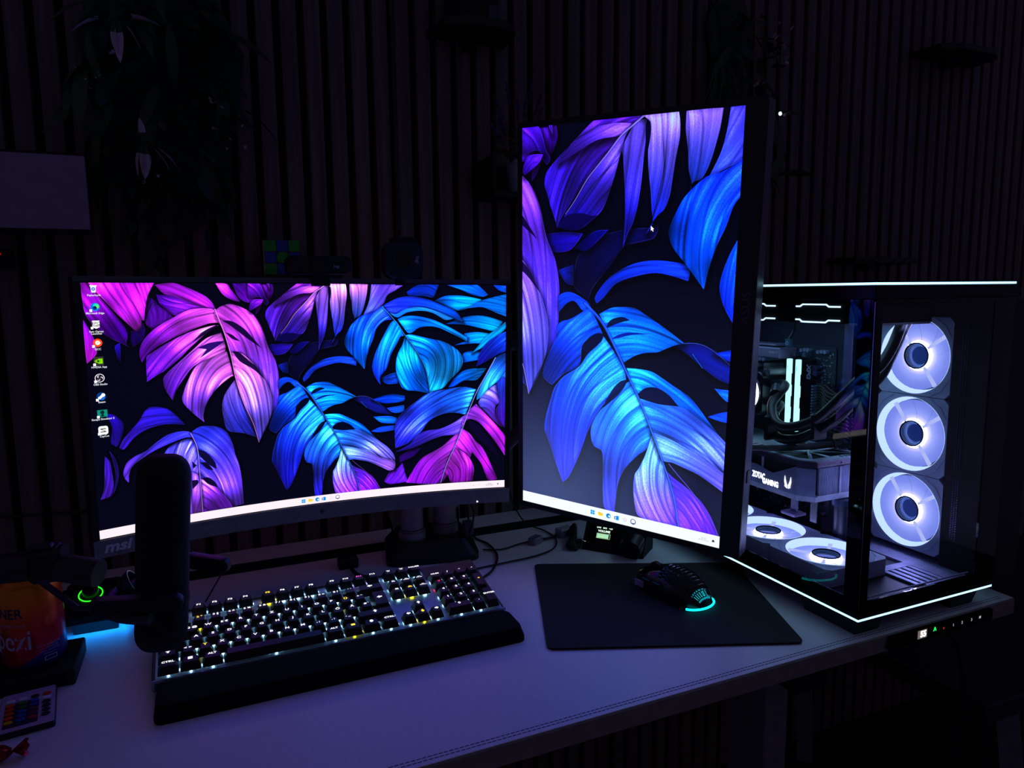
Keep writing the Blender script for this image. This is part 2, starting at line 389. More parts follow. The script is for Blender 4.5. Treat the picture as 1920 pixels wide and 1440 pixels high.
SHAPES=[([(206,46),(234,70),(279,128),(230,150),(215,169),(191,140),(194,93)],[(209,50),(219,102),(220,159)],'3a1070','5a1c90',0.6),([(578,5),(637,2),(641,27),(625,63),(604,83),(576,48)],[(608,2),(616,43),(604,83)],'5a1590','26084a',1),([(575,68),(603,63),(589,98),(573,119)],[(575,68),(584,88),(573,119)],'8a28c0','501090',0.6),([(685,336),(689,310),(697,284),(735,248),(803,229),(888,223),(877,247),(834,257),(807,266),(780,303),(736,355),(725,384),(690,358)],[(877,231),(745,259),(715,375)],'10104a','0a0b30',0.4),([(608,238),(659,232),(709,236),(677,272),(627,275)],[(704,236),(658,256),(612,254)],'3a20a8','1c1078',0.6),([(645,318),(686,304),(685,352),(665,346)],[(645,318),(665,330),(685,336)],'1a30a0','101a60',0.5),([(688,267),(735,232),(772,228),(718,274)],[(772,228),(730,248),(693,268)],'18108a','0c0c50',0.4),([(746,390),(741,377),(757,351),(784,325),(833,300),(886,292),(951,300),(959,315),(956,333),(896,319),(853,323),(794,343),(764,375)],[(751,388),(796,304),(956,315)],'2040b8','2a58e0',0.9),([(1060,389),(1094,374),(1128,365),(1133,415),(1093,417),(1071,409)],[(1060,398),(1093,393),(1127,389)],'1840b0','1c58d0',0.8),([(1171,31),(1222,1),(1307,0),(1293,36),(1281,54),(1244,48),(1182,48)],[(1171,37),(1239,14),(1290,48)],'10309a','1a48c0',0.8),([(1341,1),(1439,0),(1474,0),(1521,41),(1497,50),(1451,41),(1399,19)],[(1341,3),(1416,13),(1509,47)],'0c58c8','1468d8',0.9),([(1544,0),(1599,2),(1599,32),(1567,21)],[(1544,1),(1573,12),(1599,23)],'1040b0','1860d0',0.8),([(1290,67),(1335,47),(1410,46),(1491,61),(1486,75),(1445,95),(1393,109),(1347,92)],[(1290,70),(1381,59),(1486,70)],'0e60c8','18a8f0',1),([(1399,105),(1439,95),(1474,72),(1544,51),(1601,38),(1602,135),(1556,118),(1497,95),(1439,98)],[(1404,104),(1497,69),(1603,104)],'0e68d0','1080e0',1),([(1335,166),(1416,137),(1498,131),(1586,156),(1557,196),(1498,187),(1416,169)],[(1335,166),(1439,144),(1568,184)],'0c58c8','18a0e8',1),([(1416,207),(1474,201),(1551,213),(1528,251),(1463,250),(1375,257),(1428,238)],[(1381,252),(1469,219),(1545,231)],'1060d0','20b8f0',0.8),([(1410,296),(1451,283),(1513,293),(1493,318),(1410,334)],[(1410,299),(1451,299),(1510,300)],'1060c8','1478d8',0.8),([(1346,440),(1381,391),(1434,362),(1516,360),(1499,382),(1469,411),(1416,412),(1375,435)],[(1346,440),(1416,386),(1510,365)],'1050c8','1c90e8',1),([(1451,292),(1486,253),(1521,213),(1557,191),(1598,158),(1598,187),(1551,231),(1498,268)],[(1451,292),(1516,231),(1598,167)],'20a0f0','14a8e8',0.7),([(1603,199),(1557,219),(1510,254),(1482,300),(1478,326),(1468,353),(1510,332),(1563,301),(1604,278)],[(1598,208),(1522,254),(1469,352)],'1c48c0','1c1c80',1),([(920,464),(981,460),(1036,481),(1069,512),(1105,548),(1035,534),(991,507),(958,483)],[(926,464),(1008,480),(1103,545)],'161860','1a2890',0.5),([(1019,478),(1092,460),(1158,469),(1155,490),(1092,499),(1047,491)],[(1025,475),(1081,467),(1155,476)],'1038b0','1458c8',0.8),([(1080,518),(1154,509),(1151,536),(1108,540)],[(1080,524),(1114,520),(1154,522)],'1840a8','2060c0',0.7),([(1023,552),(1091,553),(1122,564),(1119,587),(1057,580)],[(1023,558),(1068,563),(1119,572)],'1860c8','2070d8',0.7),([(1011,614),(1051,598),(1113,594),(1114,615),(1050,621)],[(1011,611),(1056,603),(1113,606)],'1848b8','2858d0',0.7),([(1099,775),(1122,783),(1145,760),(1156,809),(1168,846),(1133,850),(1087,851),(1064,837)],[(1145,761),(1122,806),(1087,845)],'50209a','6a28b8',0.9),([(1134,731),(1204,700),(1227,702),(1192,735),(1134,760)],[(1134,742),(1175,722),(1222,701)],'301068','301068',0.4),([(1,0),(24,2),(38,22),(60,54),(75,77),(105,119),(127,156),(132,185),(126,212),(139,227),(107,207),(68,182),(30,144),(9,107),(3,58)],[(4,9),(57,99),(131,222)],'a828c8','480c90',1.1),([(24,0),(120,-1),(228,-1),(206,41),(195,83),(188,132),(179,130),(177,167),(168,181),(136,143),(98,100),(60,49),(38,22)],[(80,-9),(123,82),(168,181)],'b030d0','c040e0',1.2),([(1,124),(24,175),(34,217),(32,244),(2,274),(-1,188)],[(2,125),(23,198),(2,270)],'7a1cb0','c030d0',1),([(143,166),(168,167),(183,139),(190,168),(175,205),(148,223),(141,204)],[(179,139),(159,176),(156,223)],'30106a','180848',0.8),([(90,220),(107,207),(107,239),(105,279),(96,258)],[(99,211),(97,239),(105,277)],'28108a','180a50',0.5),([(229,6),(286,-1),(334,15),(396,47),(424,81),(426,109),(394,88),(349,71),(301,51),(258,39)],[(238,4),(333,32),(421,96)],'9a2cc0','a838d0',1),([(232,41),(288,46),(349,71),(403,93),(348,95),(293,118),(259,94),(239,70)],[(231,46),(287,70),(375,93)],'4a1288','7a28b0',1),([(221,69),(267,103),(284,125),(238,146),(216,159),(191,140)],[(221,69),(241,108),(230,150)],'401070','541888',0.6),([(433,0),(473,2),(486,22),(513,57),(517,70),(489,62),(457,42)],[(445,0),(471,32),(515,67)],'d050e8','8028b8',0.6),([(492,0),(578,0),(576,63),(546,73),(513,52)],[(492,0),(533,32),(546,73)],'4a1488','701cb0',0.8),([(42,450),(74,461),(101,500),(83,561),(73,575),(56,557),(63,500)],[(50,454),(84,503),(71,574)],'241078','3a20a8',0.9),([(34,602),(49,626),(52,658),(55,697),(50,745),(11,757),(24,721),(30,659)],[(40,603),(48,681),(17,758)],'4a28b0','6a38d8',1.5),([(48,582),(68,621),(74,676),(62,723),(52,745),(63,684),(59,630)],[(50,585),(75,652),(56,741)],'201060','4028b0',0.8),([(438,146),(400,149),(326,177),(257,209),(198,247),(172,281),(165,255),(172,219),(193,187),(229,155),(284,123),(330,99),(376,92),(424,99)],[(430,106),(261,132),(168,271)],'d868e8','7420b8',1.2),([(437,156),(413,168),(370,204),(331,239),(298,272),(242,317),(219,329),(184,352),(187,263),(206,247),(256,216),(325,182),(372,167),(419,156)],[(433,154),(302,191),(183,349)],'d870ec','6a24c0',1.2),([(456,255),(394,280),(341,307),(307,349),(278,391),(265,427),(242,383),(238,344),(255,321),(297,284),(345,242),(393,202),(445,184)],[(449,217),(321,261),(263,425)],'e080f0','7030c8',1.2),([(481,348),(471,353),(426,388),(386,438),(367,490),(369,520),(328,477),(299,438),(300,408),(321,355),(351,305),(394,281),(461,255)],[(469,289),(354,332),(363,515)],'dc80f2','7c50d8',1.2),([(515,462),(546,544),(565,620),(554,598),(505,576),(452,561),(439,518),(435,461),(449,415),(485,366),(494,383)],[(484,372),(447,451),(544,592)],'9a78e8','4048d8',1.1),([(425,109),(469,78),(516,87),(564,119),(593,170),(613,243),(636,292),(647,340),(649,393),(643,473),(628,504),(611,524),(595,565),(564,620),(546,544),(515,462),(490,367),(475,268),(455,182)],[(468,112),(619,223),(565,618)],'d060e8','5040d0',1.3),([(475,258),(518,268),(565,319),(602,385),(620,455),(611,524),(585,575),(564,620),(546,544),(515,462),(490,367)],[(483,300),(573,356),(573,617)],'e888f4','7468e0',1.3),([(450,139),(485,142),(527,171),(560,211),(588,248),(531,204),(484,162)],None,'120830','120830',0),([(460,183),(483,193),(511,219),(482,208)],None,'120830','120830',0),([(482,256),(504,260),(537,292),(565,319),(598,374),(555,329),(507,296)],None,'120830','120830',0),([(371,186),(399,168),(437,152),(413,175),(379,194),(342,217)],None,'14082e','14082e',0),([(359,238),(397,222),(434,216),(456,217),(414,245),(366,276),(391,244)],None,'240c58','240c58',0),([(81,580),(94,553),(117,526),(149,491),(172,455),(195,443),(239,453),(269,478),(303,522),(262,515),(217,514),(173,524),(132,548),(96,587)],[(92,577),(166,484),(298,519)],'4a28b8','3c30c8',1),([(224,630),(239,602),(272,584),(318,577),(339,615),(343,720),(345,867),(298,869),(246,807),(224,701)],[(332,584),(271,683),(280,855)],'5a58e0','8a60e0',1.2),([(88,674),(100,639),(128,618),(164,604),(200,577),(242,552),(283,545),(319,552),(339,579),(305,570),(258,582),(203,602),(158,625),(122,650),(107,677),(104,712),(93,697)],[(328,568),(168,597),(99,705)],'4a48d8','7048d0',0.9),([(319,554),(353,535),(409,540),(447,566),(468,621),(473,653),(485,697),(494,763),(497,861),(452,864),(384,869),(348,868),(343,720),(339,615)],[(337,574),(463,631),(482,864)],'4048d8','7c50dc',1.2),([(343,735),(370,750),(407,787),(444,841),(455,865),(348,868)],[(343,735),(389,769),(433,861)],'9a60e0','8038c8',1.2),([(316,705),(338,724),(345,867),(310,866)],[(334,718),(325,795),(312,866)],'8058e0','a058d8',1.2),([(339,620),(367,634),(398,675),(404,707),(374,682),(347,647)],None,'0a0828','0a0828',0),([(346,673),(369,676),(392,708),(373,703)],None,'0a0828','0a0828',0),([(350,734),(371,734),(394,754),(405,779),(370,760)],None,'0a0828','0a0828',0),([(318,664),(334,682),(321,693)],None,'0a0828','0a0828',0),([(314,738),(333,739),(337,750),(315,772)],None,'0a0828','0a0828',0),([(547,-3),(588,-2),(604,27),(611,51),(623,71),(614,85),(602,73),(591,52),(548,58)],[(563,-2),(599,30),(615,82)],'6a20a8','200a50',1),([(548,93),(559,65),(581,59),(603,61),(593,78),(570,94),(552,105)],[(599,61),(570,77),(552,99)],'7828b0','4a1488',0.8),([(614,-6),(626,-4),(628,21),(623,12)],[(616,-6),(626,6),(628,21)],'7828b0','5a1c98',0.3),([(845,0),(777,-5),(733,-1),(715,11),(694,28),(668,49),(637,75),(615,97),(608,114),(608,131),(615,149),(624,176),(635,203),(641,222),(656,197),(676,171),(716,119),(741,92),(766,66),(796,34),(820,16)],[(838,3),(674,27),(640,220)],'9038d0','5a30c8',1.5),([(694,28),(733,14),(783,9),(820,13),(796,34),(740,40),(682,66),(637,86)],[(820,12),(743,21),(641,84)],'c070e8','7838d8',1.5),([(845,1),(823,16),(796,36),(766,69),(741,95),(716,123),(686,166),(663,194),(641,222),(670,222),(698,227),(731,207),(756,185),(774,144),(786,106),(792,84),(798,63),(806,37),(820,20)],[(832,10),(767,105),(663,221)],'b878ec','3820a8',1.4),([(663,197),(704,192),(730,198),(744,197),(718,215),(691,230),(642,222)],None,'0c0a40','0c0a40',0),([(797,63),(801,74),(805,117),(809,172),(809,228),(806,269),(818,236),(828,217),(838,181),(845,133),(849,80),(852,48),(851,20),(855,7),(829,10),(815,30)],[(838,13),(823,108),(806,268)],'b07cec','2c28b8',1.4),([(860,13),(862,34),(858,67),(860,107),(866,147),(870,187),(873,217),(858,239),(872,216),(883,201),(898,188),(908,164),(913,133),(918,92),(925,51),(925,21),(921,-2),(849,-1),(845,1)],[(890,0),(897,111),(859,238)],'e0a0f4','2038c8',1.4),([(937,-2),(937,35),(944,78),(947,114),(954,140),(950,172),(955,139),(974,131),(986,111),(996,81),(1006,40),(1011,1)],[(975,-2),(976,75),(952,171)],'d090f0','3060d8',1.3),([(1025,1),(1019,48),(1009,86),(987,131),(1026,112),(1048,102),(1076,76),(1090,45),(1121,26),(1163,0)],[(1094,0),(1054,70),(990,129)],'7858e0','6070e8',1.2),([(851,24),(857,11),(861,13),(863,34),(858,67),(853,72)],None,'08082a','08082a',0),([(1068,89),(1126,59),(1182,49),(1256,60),(1324,86),(1381,112),(1410,156),(1370,143),(1312,118),(1238,95),(1170,100),(1125,122),(1098,117)],[(1076,92),(1239,53),(1410,155)],'2838c0','1460d8',1.1),([(1098,117),(1125,122),(1170,100),(1238,95),(1312,118),(1370,143),(1335,149),(1284,120),(1232,109),(1170,117),(1131,137)],[(1098,119),(1221,98),(1370,146)],'2878e8','38a0f4',0.6),([(1131,145),(1153,134),(1198,130),(1266,142),(1323,165),(1381,195),(1429,225),(1429,242),(1370,211),(1295,178),(1226,179),(1181,204),(1153,175)],[(1136,147),(1255,143),(1428,241)],'1068e0','1c98f0',1),([(1068,89),(1015,119),(982,128),(943,162),(927,188),(909,232),(920,265),(951,301),(990,349),(1000,300),(1012,262),(1029,223),(1044,180),(1075,151),(1108,146)],[(1076,103),(954,189),(988,347)],'2040c8','1470e0',1.2),([(1114,150),(1097,166),(1074,208),(1057,241),(1034,290),(1022,340),(1032,380),(1057,420),(1054,386),(1083,348),(1101,292),(1124,253),(1144,217),(1158,214),(1131,158)],[(1119,158),(1039,296),(1054,417)],'1c80e8','1838b8',1.1),([(1161,215),(1152,248),(1129,293),(1121,343),(1127,383),(1144,430),(1166,445),(1212,451),(1267,464),(1250,359),(1208,275)],[(1158,220),(1139,355),(1258,463)],'1c98f0','1468d8',1.3),([(1164,212),(1186,208),(1266,227),(1323,240),(1369,264),(1396,287),(1411,322),(1401,360),(1352,411),(1322,443),(1276,455),(1267,464),(1250,359),(1208,275)],[(1180,221),(1393,264),(1276,458)],'1468dc','30b8fc',1.4),([(648,377),(679,367),(720,385),(732,398),(714,410),(689,387),(668,394),(649,414)],[(730,395),(684,374),(650,403)],'1a50c0','1c48b8',0.8),([(730,398),(682,427),(648,441),(639,478),(612,534),(605,571),(630,590),(662,560),(704,534),(711,488),(738,463),(763,457)],[(745,420),(660,479),(610,572)],'1c5cd8','1830a8',1.3),([(763,460),(753,481),(726,506),(704,537),(662,566),(637,596),(626,628),(614,670),(610,702),(624,737),(643,783),(663,829),(680,811),(707,752),(728,693),(748,651),(781,604),(823,558),(800,506)],[(785,488),(645,592),(664,828)],'1c60d8','201c90',1.3),([(892,663),(881,703),(855,728),(828,761),(812,796),(805,847),(802,881),(792,876),(776,867),(772,831),(771,788),(770,756),(766,731),(745,721),(737,696),(740,670),(760,635),(787,610),(825,562),(838,557)],[(865,615),(761,686),(800,871)],'2f88ea','3830c0',1.4),([(881,703),(873,728),(861,755),(851,773),(849,805),(854,846),(865,870),(913,874),(961,873),(949,816),(931,763),(910,718),(892,663)],[(893,684),(858,787),(929,877)],'5888f0','7038d0',1.4),([(753,413),(781,398),(810,394),(839,395),(859,405),(883,418),(905,431),(926,444),(955,463),(936,468),(916,477),(895,487),(867,491),(842,500),(817,517),(790,478),(772,446)],[(762,426),(864,413),(954,463)],'1868e0','1c90f0',1.3),([(824,529),(853,528),(884,531),(909,543),(937,558),(968,574),(992,597),(1014,623),(1035,646),(1054,665),(1068,681),(1024,665),(994,644),(967,627),(945,598),(923,577),(895,566),(870,569),(853,584),(834,555)],[(834,540),(931,547),(1065,679)],'1878e8','1c70e8',1.3),([(858,594),(902,601),(957,602),(999,625),(1029,644),(1053,663),(1082,687),(1105,717),(1113,745),(1109,781),(1082,775),(1047,758),(1017,746),(981,729),(945,724),(910,715),(886,660)],[(872,614),(978,614),(1112,777)],'3880ec','8070e0',1.5),([(917,726),(939,728),(966,735),(997,744),(1024,757),(1056,774),(1088,791),(1110,783),(1110,751),(1057,733),(997,702),(936,677),(889,666)],[(906,700),(998,720),(1104,782)],'5878e8','a070e0',1.3),([(921,744),(940,760),(971,777),(1002,798),(1024,823),(1040,850),(1053,878),(1006,877),(961,874),(949,816),(934,769)],[(927,752),(996,784),(1045,877)],'6038c8','7828c8',1.3),([(716,499),(709,491),(729,467),(749,456),(766,457),(760,474),(743,488),(723,502)],None,'070a26','070a26',0),([(773,443),(775,432),(788,421),(811,416),(828,422),(802,430)],None,'070a26','070a26',0),([(851,586),(870,569),(895,565),(920,575),(945,597),(918,599),(881,598)],None,'070a26','070a26',0),([(824,555),(822,568),(806,592),(787,610),(770,626),(773,612),(793,578),(809,561)],None,'070a26','070a26',0),([(783,468),(802,456),(828,449),(878,449),(834,454),(803,463)],None,'0c1c70','0c1c70',0),([(1469,452),(1416,439),(1334,448),(1258,463),(1206,496),(1154,534),(1119,578),(1113,636),(1115,694),(1175,675),(1222,636),(1263,583),(1322,556),(1381,553),(1422,563)],[(1463,458),(1218,490),(1115,688)],'3078e8','3838c8',1.4),([(1422,563),(1369,597),(1310,621),(1234,631),(1175,681),(1114,712),(1192,699),(1263,671),(1322,653),(1375,651),(1398,646)],[(1422,569),(1292,623),(1117,706)],'7860e0','3c2cb8',1),([(1375,653),(1321,698),(1274,723),(1227,749),(1192,794),(1159,851),(1312,863),(1339,781),(1375,704),(1398,646)],[(1375,668),(1239,738),(1203,855)],'c058e8','9028d0',1.4),([(1555,315),(1511,394),(1478,458),(1472,499),(1493,488),(1529,448),(1558,425),(1606,396),(1605,290)],[(1493,476),(1534,383),(1605,313)],'40a0f0','3070e8',1.2),([(1481,518),(1493,488),(1535,445),(1564,434),(1595,479),(1601,515),(1559,526),(1559,574),(1602,629),(1572,616),(1523,567)],[(1487,500),(1547,490),(1596,623)],'6868e0','7038c0',1),([(1558,430),(1594,396),(1603,419),(1602,629),(1566,586),(1559,544),(1577,508)],[(1588,407),(1577,502),(1596,623)],'3850d0','5828b0',1),([(1422,563),(1470,517),(1523,573),(1572,628),(1602,672),(1602,757),(1560,695),(1512,632),(1476,595),(1434,584),(1404,622)],[(1440,558),(1524,591),(1602,727)],'a050e0','b838e0',1.2),([(1404,622),(1440,647),(1464,679),(1500,716),(1537,791),(1568,862),(1526,864),(1494,789),(1452,732),(1440,786),(1459,861),(1362,867),(1345,829),(1321,864),(1339,781),(1375,704)],[(1404,640),(1470,721),(1549,859)],'c048e8','b030d8',1.4),([(1381,711),(1434,750),(1461,806),(1453,863),(1362,866),(1345,829),(1315,862),(1339,781),(1369,716)],[(1381,723),(1428,786),(1416,864)],'c850e8','b030d8',1.4),([(1434,586),(1470,601),(1512,650),(1548,706),(1579,775),(1536,724),(1494,686),(1452,636)],None,'10082e','10082e',0)]
RIBS=[([(427,96),(438,131),(455,182),(475,268),(490,367),(515,462),(546,544),(564,619)],4.3,1.4,'e890f4'),([(319,556),(339,615),(343,720),(346,867)],3.3,2.4,'b090f0'),([(845,1),(820,18),(796,35),(766,68),(741,94),(716,121),(686,165),(663,193)],4.1,1.2,'d8a0f4'),([(1068,91),(1125,156),(1164,214),(1208,275),(1250,359),(1267,463)],3.3,1.4,'30a8f4'),([(716,391),(748,418),(769,443),(790,478),(814,521),(831,552),(852,589),(872,629),(890,669),(910,715),(931,763),(949,819),(961,876)],6.4,1.7,'2c6ce0'),([(1555,314),(1511,394),(1475,458),(1440,540),(1410,622),(1375,704),(1339,781),(1312,863)],4.3,2.8,'9098f0'),([(954,463),(979,461),(1002,466),(1025,479),(1043,492),(1060,507)],1.2,0.6,'6078d8'),([(973,484),(987,501),(996,512)],2.0,1.4,'1a70d8'),([(931,732),(952,753),(977,776),(1003,804),(1022,830),(1041,856),(1047,873)],1.4,0.9,'a060e0')]

def poly_px(img, P, c, x0, y0, s, a=1.0):
    P = (np.array(P, float) - [x0, y0]) * s; h, w = img.shape[:2]
    i0, i1 = int(max(0, P[:, 0].min() - 2)), int(min(w, P[:, 0].max() + 3)); j0, j1 = int(max(0, P[:, 1].min() - 2)), int(min(h, P[:, 1].max() + 3))
    if i1 <= i0 or j1 <= j0: return
    X, Y = np.meshgrid(np.arange(i0, i1) + .5, np.arange(j0, j1) + .5)
    m = (np.clip(.5 - sdist(P, X, Y), 0, 1) * a)[..., None]
    img[j0:j1, i0:i1] = img[j0:j1, i0:i1] * (1 - m) + np.array(hx(c)) * m
def icons(img, L, x0, y0, s):
    pp = lambda P, c, a=1.0: poly_px(img, P, c, x0, y0, s, a)
    for kind, x, y, z in L:
        q = lambda *pts: [(x + a * z, y + b * z) for a, b in pts]
        C = lambda cx, cy, r: circ(x + cx * z, y + cy * z, r * z, 20)
        if kind == 'bin': pp(q((-.7, -.9), (.7, -.9), (.5, .95), (-.5, .95)), 'c8d4e0'); pp(q((-.85, -.95), (.85, -.95), (.8, -.7), (-.8, -.7)), 'eef2f8'); pp(C(0, 0, .42), '2060c0'); pp(C(0, 0, .2), 'c8d4e0')
        if kind == 'edge': pp(C(0, 0, .95), '1478c8'); pp(C(.25, -.2, .62), '28c8a0'); pp(C(.45, -.05, .35), '60e060'); pp(C(-.05, .2, .42), '083878'); pp(C(.1, .1, .2), '0a1840')
        if kind == 'epic': pp([(x + a * z, y + b * z) for a, b in ((-.8, -1), (.8, -1), (.8, .6), (0, 1), (-.8, .6))], 'f0f0f0')
        if kind == 'gcc': pp(C(0, 0, .95), 'e8501c'); pp(C(0, 0, .5), 'fff4ee'); pp(C(.12, 0, .25), 'e8501c'); pp(q((.0, -.12), (.55, -.12), (.55, .2), (.0, .2)), 'fff4ee')
        if kind == 'nv': pp(q((-1, -1), (1, -1), (1, 1), (-1, 1)), '3a3c38'); pp(q((-.1, -.55), (.8, -.55), (.8, .6), (-.1, .6)), '86c800'); pp([(x + .9 * z * math.cos(a) * .8 - .1 * z, y + .42 * z * math.sin(a)) for a in np.linspace(0, 2 * PI, 16)[:-1]], '76b900'); pp(C(-.1, 0, .22), '2a3820')
        if kind == 'obs':
            pp(C(0, 0, 1), 'f0f0f4'); pp(C(0, 0, .85), '201828')
            for a in (0, 2.1, 4.2): pp(C(.38 * math.cos(a), .38 * math.sin(a), .3), 'e0dce8'); pp(C(.3 * math.cos(a + .35), .3 * math.sin(a + .35), .24), '201828')
        if kind == 'steam': pp(C(0, 0, .98), '104080'); pp(C(.1, .3, .6), '2070c0'); pp(C(.38, -.28, .4), 'ffffff'); pp(C(-.4, .35, .3), 'ffffff'); pp(q((-.5, .15), (.2, -.5), (.5, -.05), (-.2, .55)), 'ffffff')
        if kind == 'key': pp(q((-1.05, -.85), (1.05, -.85), (1.05, .85), (-1.05, .85)), '108878'); pp(C(0, -.25, .42), '06302c'); pp(q((-.1, 0), (.1, 0), (.38, .7), (-.38, .7)), '06302c')
        if kind == 'cap': pp(rrect(x, y, 2 * z, 2 * z, .45 * z), 'fafafa'); pp(q((-.6, -.45), (.6, -.45), (.6, -.25), (-.6, -.25)), '101010'); pp(q((-.6, .25), (.6, .25), (.6, .45), (-.6, .45)), '101010'); pp(q((-.5, -.25), (-.3, -.25), (.5, .25), (.3, .25)), '101010')
        if kind in ('edge', 'epic', 'gcc', 'nv', 'obs', 'steam', 'key', 'cap') and z > 11: pp(q((-1.15, .5), (-.6, .5), (-.6, 1.1), (-1.15, 1.1)), 'f4f8ff')
        if kind == 'win':
            for a in (-.8, .08):
                for b in (-.8, .08): pp(q((a, b), (a + .72, b), (a + .72, b + .72), (a, b + .72)), '0c90d0')
        if kind == 'dir': pp(q((-.9, -.7), (-.1, -.7), (.1, -.45), (.9, -.45), (.9, .75), (-.9, .75)), 'f0b428'); pp(q((-.9, .2), (.9, .2), (.9, .75), (-.9, .75)), 'e8c858')
        if kind == 'tedge': pp(C(0, 0, .9), '0c78c0'); pp(C(.3, .1, .4), 'f4f4f8'); pp(C(-.1, .25, .3), '28b8a8')
        if kind == 'mail': pp(q((-.1, -.8), (.9, -.8), (.9, .8), (-.1, .8)), '1890d8'); pp(q((-.9, -.45), (.2, -.45), (.2, .6), (-.9, .6)), '0868b0'); pp(C(-.35, .08, .28), 'e8f0f8')
        if kind == 'gear': pp(C(0, 0, .8), 'c0bcc4'); pp(C(0, 0, .45), 'f4f0f4'); pp(C(0, 0, .2), '807c88')
        if kind == 'chat': pp(C(0, 0, .95), '3c4c78'); pp(C(0, -.05, .68), 'f4f4fa'); pp(q((-.4, .45), (.4, .45), (.3, .8), (-.3, .8)), '3c4c78')
        if kind == 'bell': pp(C(0, -.1, .6), '303038'); pp(q((-.8, .2), (.8, .2), (.8, .5), (-.8, .5)), '303038')
        if kind == 'cur': pp(q((0, 0), (0, 1.7), (.4, 1.35), (.75, 2), (1, 1.85), (.7, 1.2), (1.2, 1.15)), 'ffffff')
BGC = '05061a'
def to_image(name, img):
    h, w = img.shape[:2]; im = bpy.data.images.new(name, w, h)
    a = np.ones((h, w, 4), np.float32); a[..., :3] = img[::-1]; im.pixels.foreach_set(a.ravel()); im.update(); im.pack(); return im
def bloom(img, n, k):
    a = np.clip(img, 0, None)
    for ax in (0, 1):
        c = np.cumsum(np.concatenate([np.repeat(np.take(a, [0], ax), n, ax), a, np.repeat(np.take(a, [-1], ax), n, ax)], ax), ax)
        L = a.shape[ax]; a = (np.take(c, range(2 * n - 1, 2 * n - 1 + L), ax) - np.concatenate([np.zeros_like(np.take(c, [0], ax)), np.take(c, range(0, L - 1), ax)], ax)) / (2 * n)
    return img + a * k
img = paint(SHAPES, RIBS, BGC, 1600, 900, 0, 0, 1.0)
img[868:] = np.array((.85, .80, .82))
icons(img, [('bin', 38, 21, 13), ('edge', 39, 82, 15), ('epic', 38, 142, 14), ('gcc', 39, 204, 15), ('nv', 38, 267, 15), ('obs', 37, 326, 15), ('steam', 38, 390, 15), ('key', 37, 450, 15), ('cap', 36, 510, 15)], 0, 0, 1)
icons(img, [('win', 728, 884, 9), ('dir', 756, 884, 9), ('tedge', 784, 884, 9), ('mail', 810, 884, 9), ('gear', 838, 884, 8), ('chat', 867, 884, 9), ('bell', 1570, 884, 4)], 0, 0, 1)
IMG_A = to_image('curved_screen_picture', np.clip(img, 0, 1) ** 1.28)
x0 = 800 - 253.15; S2 = 1.6
img = paint(SHAPES, RIBS, BGC, 810, 1440, x0, 0, S2)
g = img.mean(-1, keepdims=True)
img = img * np.array([.66, .80, 1.04])
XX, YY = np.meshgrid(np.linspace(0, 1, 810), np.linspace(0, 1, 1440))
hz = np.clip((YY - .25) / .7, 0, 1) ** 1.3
img = img + (hz * (.45 + .55 * np.clip(1 - np.hypot((XX - .15) / .75, (YY - .85) / .5), 0, 1) ** .8))[..., None] * np.array([.29, .335, .42])  # viewing-angle haze of the panel, painted into the picture as a gradient
img[int(873.5 * S2):] = np.array((.83, .85, .87))
icons(img, [('win', 746, 887, 6.5), ('dir', 767, 887, 6.5), ('tedge', 788, 887, 6.5), ('mail', 809, 887, 6.5), ('gear', 830, 887, 6), ('chat', 851, 887, 7), ('bell', 1039, 887, 4), ('cur', 870, 221, 6)], x0, 0, S2)
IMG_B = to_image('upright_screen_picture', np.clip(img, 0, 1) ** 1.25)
def screen_mat(name, im, s):
    m = bpy.data.materials.new(name); m.use_nodes = True; nt = m.node_tree; b = nt.nodes['Principled BSDF']; L = nt.links.new
    t = nt.nodes.new('ShaderNodeTexImage'); t.image = im; t.extension = 'EXTEND'
    b.inputs['Base Color'].default_value = (.004, .004, .005, 1); b.inputs['Roughness'].default_value = .35
    L(t.outputs[0], b.inputs['Emission Color']); b.inputs['Emission Strength'].default_value = s; return m
# ------------------------------------------------------------------ curved landscape monitor
SW, SH = .597, .336
def frame_m(c, yaw, tilt, roll):
    return Matrix.Translation(c) @ Matrix.Rotation(yaw, 4, 'Z') @ Matrix.Rotation(tilt, 4, 'X') @ Matrix.Rotation(roll, 4, 'Y')
KC = .8754
def cp(u, v, d=0):
    """u along the arc in metres, v up in metres, d towards the viewer"""
    a = u * KC; return ((1 / KC - d) * math.sin(a), -(1 / KC) + (1 / KC - d) * math.cos(a), v)
def curved(b, u0, u1, v0, v1, d0, d1, n=28):
    v = []; f = []
    for i in range(n + 1):
        u = u0 + (u1 - u0) * i / n; v += [cp(u, v0, d1), cp(u, v1, d1), cp(u, v1, d0), cp(u, v0, d0)]
    for i in range(n):
        for k in range(4): f.append((i * 4 + k, i * 4 + (k + 1) % 4, i * 4 + 4 + (k + 1) % 4, i * 4 + 4 + k))
    f += [(0, 1, 2, 3), tuple(n * 4 + k for k in (3, 2, 1, 0))]
    return b.add(v, f)
MM = frame_m((.1537, 1.0887, .3013), .038, .0273, .0111)
msi = thing('curved_monitor', 'wide curved landscape monitor showing purple and blue leaves, left of the upright one', 'monitor', M=MM)
b = MB(); curved(b, -.3065, .3065, -.168 - .0255, .176, -.028, -.0008); b.build('housing', BLK, msi, smooth=True)
b = MB(); curved(b, -.3065, .3065, -.168 - .0255, -.1695, -.0008, .0022); b.build('lower_bezel', mat('bezel_grey', '74747f', .5), msi, smooth=True)
for u0, u1 in ((-.3065, -.2995), (.2995, .3065)): b = MB(); curved(b, u0, u1, -.168, .1694, -.0008, .0012, 3); b.build('side_bezel', BLK, msi)
